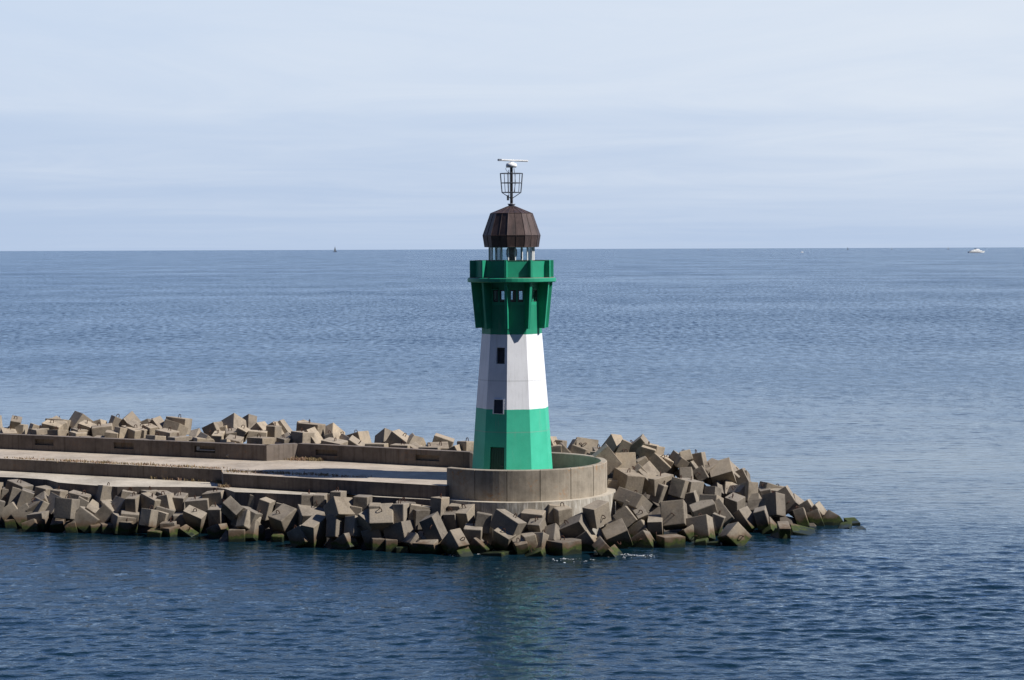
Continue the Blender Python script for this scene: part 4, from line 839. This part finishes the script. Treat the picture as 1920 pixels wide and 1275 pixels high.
buck = {}
for c in cs: buck.setdefault((int(c[0] // 3), int(c[1] // 3)), []).append(c)
for i in range(nx):
    for j in range(ny):
        x, y = x0 + i * st, y0 + j * st; h = -2.5
        bi, bj = int(x // 3), int(y // 3)
        for p in range(bi - 1, bi + 2):
            for q in range(bj - 1, bj + 2):
                for c in buck.get((p, q), ()):
                    dd = math.hypot(c[0] - x, c[1] - y)
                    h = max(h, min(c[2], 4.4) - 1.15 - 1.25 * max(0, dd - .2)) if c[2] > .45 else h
        grid[i, j] = bm.verts.new((x + random.uniform(-.15, .15), y + random.uniform(-.15, .15), h))
for i in range(nx - 1):
    for j in range(ny - 1):
        bm.faces.new([grid[i, j], grid[i + 1, j], grid[i + 1, j + 1], grid[i, j + 1]])
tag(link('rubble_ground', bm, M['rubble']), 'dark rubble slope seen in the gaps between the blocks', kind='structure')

# ------------------------------------------------------------------ armour blocks
LOOPM = None
def loop_mesh():
    bm = bmesh.new()
    w, h = .095, .2
    pts = [(-w - .03, 0, -.03), (-w, 0, .09)] + [(-w * math.cos(t * math.pi / 6), 0,   .13 + .11 * math.sin(t * math.pi / 6)) for t in range(7)] + [(w, 0, .09), (w + .03, 0, -.03)]
    path(bm, pts, .027, 5)
    me = bpy.data.meshes.new('lifting_loop'); bm.to_mesh(me); bm.free(); me.materials.append(M['rust']); return me
LOOPM = loop_mesh()
def block_mesh(d, rnd):
    bm = bmesh.new(); box(bm, (0, 0, 0), [x * .955 for x in d])
    for v in bm.verts: v.co += Vector((rnd.uniform(-1, 1), rnd.uniform(-1, 1), rnd.uniform(-1, 1))) * .018
    bmesh.ops.bevel(bm, geom=list(bm.edges), offset=rnd.uniform(.025, .06), segments=2, profile=.6, affect='EDGES')
    for v in bm.verts: v.co += Vector((rnd.uniform(-1, 1), rnd.uniform(-1, 1), rnd.uniform(-1, 1))) * .006
    bm.normal_update()
    return bm
for nm, c, q, d, lp, label in BLOCKS:
    rnd = random.Random(nm)
    o = link('concrete_block', block_mesh(d, rnd), M['block'])
    o.location = c; o.rotation_mode = 'QUATERNION'; o.rotation_quaternion = q
    tag(o, label, 'concrete block', 'concrete armour blocks heaped along the mole')
    if lp:
        Rm = Quaternion(q).to_matrix()
        want = Vector((0, 0, 1)) if lp == 1 else Vector((.25, -1, .15))
        best = max(((Rm.col[k] * s).dot(want), k, s) for k in range(3) for s in (1, -1))
        _, k, s = best
        axis = Vector((0, 0, 0)); axis[k] = s
        l_ = bpy.data.objects.new('lifting_loop', LOOPM); COL.objects.link(l_); l_.parent = o
        off_ = Vector([rnd.uniform(-.15, .15) * d[t] for t in range(3)]); off_[k] = s * d[k] * .4775
        l_.location = off_; l_.rotation_mode = 'QUATERNION'
        l_.rotation_quaternion = axis.to_track_quat('Z', 'Y') @ Quaternion((0, 0, 1), rnd.uniform(0, 3.1))

# ------------------------------------------------------------------ lighthouse
TX, TY = .0, 126.0
T = empty('lighthouse', (TX, TY, 3.5))
tag(T, 'green and white banded lighthouse with a dark copper roof standing inside the round wall', 'lighthouse')
def part(name, bm, mat, parent=None, smooth=False):
    p = parent or T
    base = Vector((TX, TY, 3.5))
    for v in bm.verts: v.co -= base
    o = link(name, bm, mat, None, smooth)
    o.parent = p
    return o
A0 = -8.5
VA = [A0 + 36 * k for k in range(10)]
TC = (TX, TY)
def zR(z):  # shaft radius
    pts = [(3.5, 2.59), (7.93, 2.285), (12.53, 1.90), (15.72, 1.90)]
    for (za, ra), (zb, rb) in zip(pts, pts[1:]):
        if z <= zb: return ra + (rb - ra) * (z - za) / (zb - za)
    return 1.9
def facet_pts(k, z0, z1):
    a, b = VA[k % 10], VA[k % 10] + 36
    return pol(zR(z0), a, z0, TC), pol(zR(z0), b, z0, TC), pol(zR(z1), b, z1, TC), pol(zR(z1), a, z1, TC)
bm = bmesh.new()
LEFT = 9  # facet from -44.5 to -8.5
ZS = [3.5, 7.93, 12.53, 14.35]
frames = {}
for k in range(10):
    for z0, z1 in zip(ZS, ZS[1:]):
        n = []
        if k == LEFT and z0 == 3.5:
            n = [(.26, .90, .0, (5.62 - 3.5) / 4.43, .16)]
        elif k == LEFT and z0 == 7.93:
            n = [(.40, .86, (10.73 - 7.93) / 4.6, (11.73 - 7.93) / 4.6, .20)]
        f = facet_pts(k, z0, z1)
        frames[k, z0] = panel(bm, *f, n) + (f, n)
bmesh.ops.remove_doubles(bm, verts=bm.verts, dist=.0005)
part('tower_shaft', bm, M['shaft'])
# door and window leaves inside the recesses
def leaf(bm, key, u0, u1, v0, v1, inset, th):
    P, nrm, f, n = frames[key]
    q = [P(u0, v0) - nrm * inset, P(u1, v0) - nrm * inset, P(u1, v1) - nrm * inset, P(u0, v1) - nrm * inset]
    b = [x - nrm * th for x in q]
    bm.faces.new([bm.verts.new(x) for x in q])
    for i in range(4): quad(bm, q[i], q[(i + 1) % 4], b[(i + 1) % 4], b[i])
vd = (5.62 - 3.5) / 4.43
bm = bmesh.new(); leaf(bm, (LEFT, 3.5), .27, .89, .005, vd - .01, .09, .05)
for i in range(5): leaf(bm, (LEFT, 3.5), .31 + i * .112, .31 + i * .112 + .09, .04, vd - .04, .075, .015)
door = part('door', bm, M['dgreen'])
P, nrm, _, _ = frames[LEFT, 3.5]
bm = bmesh.new(); hp = P(.83, .22) - nrm * .03; rod(bm, hp - nrm * .04, hp, .02); rod(bm, hp, hp + (P(.7, .22) - P(.83, .22)).normalized() * .14, .018)
part('handle', bm, M['steel'], door)
def window(key, u0, u1, v0, v1, inset):
    P, nrm, _, _ = frames[key]
    bm = bmesh.new(); leaf(bm, key, u0, u1, v0, v1, inset + .02, .02)
    du, dv = (u1 - u0) * .16, (v1 - v0) * .11
    wf = bmesh.new()
    for a, b, c, d in ((u0, u1, v0, v0 + dv), (u0, u1, v1 - dv, v1), (u0, u0 + du, v0 + dv, v1 - dv), (u1 - du, u1, v0 + dv, v1 - dv)):
        leaf(wf, key, a, b, c, d, inset - .03, .04)
    fr = part('window', wf, M['black'])
    part('pane', bm, M['pane'], fr)
window((LEFT, 7.93), .41, .85, (10.75 - 7.93) / 4.6, (11.71 - 7.93) / 4.6, .15)
# surround + lower window straddling the colour change: a projecting frame box
def boxed_window(key, u0, u1, v0, v1):
    P, nrm, _, _ = frames[key]
    w = bmesh.new()
    for a, b, c, d in ((u0 - .05, u1 + .05, v1, v1 + .015), (u0 - .05, u1 + .05, v0 - .015, v0), (u0 - .05, u0, v0, v1), (u1, u1 + .05, v0, v1)):
        leaf(w, key, a, b, c, d, -.05, .09)
    fr = part('window', w, M['white'])
    g = bmesh.new(); leaf(g, key, u0, u1, v0, v1, -.012, .03); part('pane', g, M['pane'], fr)
P_, n_, f_, _ = frames[LEFT, 7.93]
def fr_key(z0, z1): 
    f = facet_pts(LEFT, z0, z1); bmx = bmesh.new(); r = panel(bmx, *f, []); bmx.free(); return r + (f, [])
frames['low'] = fr_key(7.0, 9.2)
boxed_window('low', .38, .82, (7.68 - 7.0) / 2.2, (8.53 - 7.0) / 2.2)

# cabin storey
bm = bmesh.new(); wins = []
z0, z1 = 14.35, 15.75
for k in range(10):
    f = facet_pts(k, z0, z1)
    n = [(.17, .47, (14.53 - z0) / 1.4, (15.27 - z0) / 1.4, .14), (.55, .85, (14.53 - z0) / 1.4, (15.27 - z0) / 1.4, .14)]
    P, nrm = panel(bm, *f, n, through=True); frames['cab', k] = (P, nrm, f, n)
    # inner skin so that the wall has thickness
    q = [p - nrm * .14 for p in f]
    panel(bm, q[1], q[0], q[3], q[2], [(1 - a[1], 1 - a[0], a[2], a[3], 0.) for a in n], through=True)
ring_loft(bm, [(1.88, 14.3), (.02, 14.3)], VA, TC)
cab = part('lookout_storey', bm, M['green'])
for k in range(10):
    P, nrm, f, n = frames['cab', k]
    wf = bmesh.new(); g = bmesh.new()
    for u0, u1, v0, v1, _ in n:
        du, dv = .035, .05
        for a, b, c, d in ((u0, u1, v0, v0 + dv), (u0, u1, v1 - dv, v1), (u0, u0 + du, v0 + dv, v1 - dv), (u1 - du, u1, v0 + dv, v1 - dv)):
            leaf(wf, ('cab', k), a, b, c, d, .03, .06)
        leaf(g, ('cab', k), u0 + du, u1 - du, v0 + dv, v1 - dv, .06, .008)
    w = part('window', wf, M['black'])
    part('pane', g, M['glass'], w)
for k in (8, 9, 1, 2):
    P, nrm, f, n = frames['cab', k]; bm = bmesh.new()
    a, b = P(.15, .70), P(.50, .70)
    quad(bm, a + nrm * .02 + Vector((0, 0, .1)), b + nrm * .02 + Vector((0, 0, .1)), b + nrm * .22, a + nrm * .22)
    quad(bm, a + nrm * .02 + Vector((0, 0, .07)), b + nrm * .02 + Vector((0, 0, .07)), b + nrm * .22 - Vector((0, 0, .03)), a + nrm * .22 - Vector((0, 0, .03)))
    quad(bm, a + nrm * .22, b + nrm * .22, b + nrm * .22 - Vector((0, 0, .03)), a + nrm * .22 - Vector((0, 0, .03)))
    part('window_hood', bm, M['green'])
# fins
def fin(a, prof, th):
    """prof: list of (radius, z) outline"""
    bm = bmesh.new(); t = Vector((math.cos(R(a)), math.sin(R(a)), 0)) * th / 2
    A = [bm.verts.new(pol(r, a, z, TC) + t) for r, z in prof]; B = [bm.verts.new(pol(r, a, z, TC) - t) for r, z in prof]
    bm.faces.new(A); bm.faces.new(B[::-1])
    for i in range(len(A)): bm.faces.new([A[i], B[i], B[(i + 1) % len(A)], A[(i + 1) % len(A)]])
    bmesh.ops.recalc_face_normals(bm, faces=bm.faces)
    bmesh.ops.bevel(bm, geom=list(bm.edges), offset=.008, segments=1, affect='EDGES')
    return bm
for a in VA:
    part('fin', fin(a, [(1.80, 12.90), (2.29, 12.88), (2.575, 15.74), (1.80, 15.74)], .17), M['green'])
bm = bmesh.new()
NA = [i * 7.5 for i in range(48)]
ring_loft(bm, [(1.5, 15.735), (2.70, 15.735), (2.76, 15.78), (2.76, 15.97), (2.73, 16.0), (1.0, 16.0)], NA, TC)
part('gallery_platform', bm, M['green'])
bm = bmesh.new(); ring_loft(bm, [(2.66, 16.004), (2.66, 16.03), (1.2, 16.03)], NA, TC); part('platform_floor', bm, M['floor'])
bm = bmesh.new(); ring_loft(bm, [(2.34, 16.03), (2.34, 17.06), (2.26, 17.06), (2.26, 16.03)], VA, TC)
# narrow gap under some panels is left by lifting the outer sheet a little
par = part('parapet', bm, M['green'])
bm = bmesh.new(); ring_loft(bm, [(2.36, 17.062), (2.36, 17.10), (2.24, 17.10), (2.24, 17.062)], VA, TC)
part('handrail', bm, M['dgreen'], par)
for a in VA:
    part('parapet_fin', fin(a, [(2.30, 16.03), (2.64, 16.03), (2.64, 17.09), (2.30, 17.09)], .15), M['green'])
# lantern
bm = bmesh.new(); ring_loft(bm, [(1.44, 16.03), (1.44, 17.02), (1.36, 17.02)], VA, TC); part('lantern_base', bm, M['white'])
LA = [A0 + 18 * k for k in range(20)]
lf = bmesh.new()
def decR(a, Rr):
    d = (a - A0) % 36 - 18
    return Rr * math.cos(R(18)) / math.cos(R(d))
for a in LA:
    p0 = pol(decR(a, 1.42), a, 17.02, TC); rod(lf, p0, p0 + Vector((0, 0, .92)), .045, 6)
for zz, hh in ((17.04, .05), (17.90, .05)):
    ring_loft(lf, [(1.45, zz - hh / 2), (1.45, zz + hh / 2), (1.37, zz + hh / 2), (1.37, zz - hh / 2)], VA, TC)
lan = part('lantern', lf, M['white'])
bm = bmesh.new(); ring_loft(bm, [(1.41, 17.06), (1.41, 17.88)], VA, TC); part('pane', bm, M['glass'], lan)
bm = bmesh.new()
ring_loft(bm, [(.18, 16.3), (.18, 17.25), (.30, 17.28), (.34, 17.45), (.34, 17.7), (.28, 17.85), (.05, 17.9)], [i * 18 for i in range(20)], TC)
part('lamp', bm, M['grey'], lan, True)
# copper roof with standing seams
prof = [(1.60, 17.90), (1.70, 17.92), (1.815, 18.63), (1.325, 20.0), (.24, 20.44)]
bm = bmesh.new(); ring_loft(bm, prof, VA, TC, (True, True)); roof = part('copper_roof', bm, M['copper'])
sm = bmesh.new()
for a in LA:
    for (ra, za), (rb, zb) in zip(prof[1:], prof[2:]):
        rod(sm, pol(decR(a, ra) + .004, a, za, TC), pol(decR(a, rb) + .004, a, zb, TC), .017, 5)
for r_, z_ in prof[1:4]:
    path(sm, [pol(r_ + .004, a, z_, TC) for a in VA], .018, 5, True)
part('standing_seam', sm, M['copper'], roof)
# mast, cage and radar
bm = bmesh.new()
ring_loft(bm, [(.20, 20.36), (.20, 20.54), (.25, 20.56), (.25, 20.60), (.10, 20.61)], [i * 22.5 for i in range(16)], TC)
part('mast_collar', bm, M['grey'], None, True)
bm = bmesh.new(); rod(bm, (TX, TY, 20.55), (TX, TY, 22.88), .092, 14)
part('mast', bm, M['mast'], None, False)
bm = bmesh.new()
lv = [(.70, 22.48), (.655, 21.89), (.60, 21.30)]; CA = [-72, -20, 48, 108, 160, 220]
for r_, z_ in lv: path(bm, [pol(r_, i * 15, z_, TC) for i in range(24)], .024, 5, True)
for a in CA + [90, -90]:
    path(bm, [pol(r_, a, z_, TC) for r_, z_ in lv], .022, 5)
for a in (-95, 85, 0, 180):
    rod(bm, pol(.60, a, 21.30, TC), pol(.08, a, 20.95, TC), .026, 5)
    for r_, z_ in lv[1:2]: rod(bm, pol(r_, a, z_, TC), pol(.08, a, z_, TC), .018, 5)
box(bm, (TX - .22, TY - .05, 20.97), (.14, .12, .32))
path(bm, [pol(.17, -75, z_, TC) for z_ in (21.0, 21.6, 22.2, 22.7)], .02, 5)
path(bm, [pol(.30, -80, 22.9, TC), pol(.36, -80, 22.75, TC), pol(.27, -80, 22.6, TC), pol(.15, -80, 22.5, TC)], .014, 5)
path(bm, [pol(.16, 80, 22.8, TC), pol(.22, 80, 22.4, TC), pol(.26, 75, 21.9, TC), pol(.16, 80, 21.3, TC)], .02, 5)
part('mast_cage', bm, M['steel'])
bm = bmesh.new()
ring_loft(bm, [(.05, 22.84), (.30, 22.85), (.345, 22.93), (.345, 23.0), (.30, 23.10), (.12, 23.16), (.08, 23.2)], [i * 18 for i in range(20)], TC)
part('radar_housing', bm, M['white'], None, True)
bm = bmesh.new(); ra = Matrix.Rotation(R(22), 3, 'Z') @ Matrix.Rotation(R(1.2), 3, 'Y')
box(bm, (TX + .12, TY, 23.285), (1.98, .20, .115), ra); bmesh.ops.bevel(bm, geom=list(bm.edges), offset=.03, segments=2, affect='EDGES')
rad = part('radar_scanner', bm, M['white'])
bm = bmesh.new(); box(bm, Vector((TX + .12, TY, 23.285)) + ra @ Vector((-.91, 0, 0)), (.20, .212, .124), ra); part('end_cap', bm, M['grey'], rad)

# post beside the tower
bm = bmesh.new(); box(bm, (0, 0, .25), (.26, .26, .5)); box(bm, (0, 0, .53), (.30, .30, .08))
bmesh.ops.bevel(bm, geom=list(bm.edges), offset=.02, segments=1, affect='EDGES')
o = link('bollard', bm, M['ring']); o.location = (-2.22, 126.6, 3.5)
tag(o, 'short grey concrete bollard beside the foot of the lighthouse', 'bollard')

# ------------------------------------------------------------------ dry grass in the deck joints
def mat_grass():
    nt = NT('dry_grass'); p = geo(nt)
    f = nt.noise(.9, 4, .65, p)
    c = nt.ramp(f, [(.3, (.085, .075, .03)), (.45, (.25, .19, .10)), (.6, (.27, .17, .12)), (.75, (.33, .27, .16))])
    nt.bsdf(c, .8, None, 0., .2); return nt.m
GM = mat_grass()
def grass(name, spots, label, hmax):
    bm = bmesh.new()
    for (ax, ay), (bx, by), zz, wdt, n in spots:
        for _ in range(n):
            t = random.random(); clump = .5 + .5 * math.sin(t * 37 + ax) * math.sin(t * 11.3 + 2)
            if random.random() > clump + .25: continue
            x = ax + (bx - ax) * t + random.gauss(0, wdt); y = ay + (by - ay) * t + random.gauss(0, wdt)
            h = hmax * random.uniform(.3, 1) * (.4 + .6 * clump); w = random.uniform(.012, .03)
            an = random.uniform(0, 6.28); le = Vector((math.cos(an), math.sin(an), 0)); sd_ = Vector((-le.y, le.x, 0)) * w
            p0 = Vector((x, y, zz)); p1 = p0 + Vector((0, 0, h * .7)) + le * h * .15; p2 = p0 + Vector((0, 0, h)) + le * h * random.uniform(.2, .7)
            v = [bm.verts.new(q) for q in (p0 - sd_, p0 + sd_, p1 + sd_ * .7, p1 - sd_ * .7, p2)]
            bm.faces.new(v[:4]); bm.faces.new((v[3], v[2], v[4]))
    tag(link(name, bm, GM), label, 'grass', kind='stuff')
grass('dry_grass', [((-35.0, 139.1), (-27.5, 135.55), 3.5, .22, 420), ((-30.5, 137.0), (-19.1, 131.7), 3.5, .25, 1500), ((-18.2, 130.0), (-11.5, 127.6), 3.5, .32, 1100),
                    ((-12.2, 127.4), (-9.0, 126.4), 3.5, .2, 260)], 'straw coloured dry grass growing in a joint of the walkway', .20)
grass('grass_tuft', [((-15.3, 137.0), (-12.9, 136.4), 3.5, .16, 900)], 'yellow green grass at the inner corner of the sea wall', .34)
grass('weeds', [((-19.2, 131.0), (-18.8, 130.6), 2.66, .18, 260), ((-18.7, 128.6), (-18.2, 128.4), 2.66, .16, 200), ((-24, 133.3), (-20, 131.4), 2.66, .06, 160)], 'weeds at the foot of the walkway step', .32)

# ------------------------------------------------------------------ foam flecks
bm = bmesh.new()
rnd = random.Random(4)
for cx, cy, sx_, sy_, n in ((3.3, 114.9, .9, .45, 60), (7.0, 116.6, 1.0, .35, 70), (-1.9, 117.3, .35, .2, 18), (-11.6, 121.2, .4, .1, 9), (-3.2, 116.9, .5, .15, 14)):
    for _ in range(n):
        x, y = rnd.gauss(cx, sx_ * .6), rnd.gauss(cy, sy_ * .9); r_ = rnd.uniform(.008, .03)
        ret = bmesh.ops.create_icosphere(bm, subdivisions=1, radius=1.)
        bmesh.ops.transform(bm, matrix=Matrix.Translation((x, y, .0)) @ Matrix.Rotation(rnd.uniform(-.4, .4), 4, 'Z') @ Matrix.Diagonal((r_ * rnd.uniform(1, 3), r_, r_ * .5, 1)), verts=ret['verts'])
tag(link('foam', bm, M['white']), 'white foam where the water laps the blocks', kind='stuff')

# ------------------------------------------------------------------ boats
def hull_bm(L, Bm, Hh, sheer=.3):
    bm = bmesh.new(); n = 12; rows = []
    for i in range(n + 1):
        t = i / n; x = (t - .5) * L; w = Bm / 2 * (1 - max(0, (t - .55) / .45) ** 2.2) * (.82 + .18 * min(1, t * 4)); zt = Hh * (1 + sheer * t * t)
        fl = x + .06 * L * max(0, (t - .6) / .4) * 1
        rows.append([bm.verts.new(Vector(q)) for q in ((x, 0, -.3), (x, -w * .75, .0), (fl, -w, zt), (fl, w, zt), (x, w * .75, .0))])
    for a, b in zip(rows, rows[1:]):
        for k in range(5): bm.faces.new([a[k], b[k], b[(k + 1) % 5], a[(k + 1) % 5]])
    bm.faces.new(rows[0]); bm.faces.new(rows[-1][::-1]); bmesh.ops.remove_doubles(bm, verts=bm.verts, dist=.001)
    bmesh.ops.recalc_face_normals(bm, faces=bm.faces); return bm
def add_box(parent, name, c, s, mat, bev=.3):
    bm = bmesh.new(); box(bm, c, s); bmesh.ops.bevel(bm, geom=list(bm.edges), offset=bev, segments=2, affect='EDGES'); return link(name, bm, mat, parent)
Y = empty('passenger_ship', (1482., 6452., 0)); Y.rotation_euler.z = R(28); Y.scale = (1.0, 1.0, .78); tag(Y, 'large white motor yacht with stepped decks just below the horizon', 'yacht')
link('hull', hull_bm(64, 12, 5.0, .45), M['white'], Y)
b_ = bmesh.new(); box(b_, (-8, 0, .5), (40, 11.4, 1.0)); link('boot_stripe', b_, M['pane'], Y)
d1 = add_box(Y, 'main_deck', (-2, 0, 7.2), (44, 9.6, 4.2), M['white'], .8)
add_box(Y, 'window_band', (-3, 0, 7.6), (33, 9.66, .7), M['grey'], .1).parent = d1
add_box(Y, 'upper_deck', (-1, 0, 11), (27, 8, 3.4), M['white'], .8)
add_box(Y, 'bridge', (3, 0, 14), (13, 6.5, 2.8), M['white'], .7)
add_box(Y, 'funnel', (-5, 0, 15.2), (4, 3, 3.6), M['pane'], .3)
b_ = bmesh.new(); rod(b_, (1, 0, 15), (0, 0, 21), .5); rod(b_, (-2, 0, 18), (3, 0, 18), .3); rod(b_, (-26, 0, 6), (-26, 0, 11), .5); link('mast', b_, M['grey'], Y)
S = empty('motor_boat', (1080., 7523., 0)); S.rotation_euler.z = R(35); tag(S, 'tiny white motor boat out at sea between the lighthouse and the yacht', 'motor boat')
link('hull', hull_bm(13, 4, 1.7, .3), M['white'], S); add_box(S, 'cabin', (-1, 0, 2.6), (5, 3, 2.0), M['white'], .4)
SAIL = simple('grey_sail', (.10, .12, .15), .8)
PSAIL = simple('pale_sail', (.30, .34, .39), .8)
def sailboat(px, D, hgt, mat, label, lean=1):
    x = (px - 960) / 3790 * D
    E_ = empty('sailboat', (x, D, 0)); E_.rotation_euler.z = R(30); tag(E_, label, 'sailboat', 'sailing boats on the horizon')
    k = hgt / 40.
    b = hull_bm(26 * k, 6 * k, 3 * k, .2); link('hull', b, M['pane'], E_)
    b = bmesh.new(); rod(b, (0, 0, 2 * k), (0, 0, 40 * k), .35 * k); link('mast', b, M['grey'], E_)
    b = bmesh.new()
    for (pts) in (((-.4, 5), (-.4, 39), (-10 * lean, 5.5)), ((.6, 4), (.6, 34), (8 * lean, 4))):
        A = [b.verts.new((x_ * k, -.05, z_ * k)) for x_, z_ in pts]; Bq = [b.verts.new((x_ * k, .05, z_ * k)) for x_, z_ in pts]
        mid = None
        b.faces.new(A); b.faces.new(Bq[::-1])
        for i in range(3): b.faces.new([A[i], Bq[i], Bq[(i + 1) % 3], A[(i + 1) % 3]])
    link('sail', b, mat, E_)
sailboat(629.3, 14000., 42., SAIL, 'dark sailing boat alone on the horizon to the left of the lighthouse')
sailboat(1328, 15500., 18., PSAIL, 'faint sailing boat on the horizon, nearest of the row to the lighthouse', -1)
sailboat(1589.5, 15500., 24., SAIL, 'small sailing boat on the horizon just beyond the tiny motor boat')
sailboat(1672, 16000., 20., PSAIL, 'very faint sailing boat midway between the motor boat and the yacht')
sailboat(1777.5, 16000., 27., PSAIL, 'small tall sailing boat on the horizon close beside the yacht', -1)
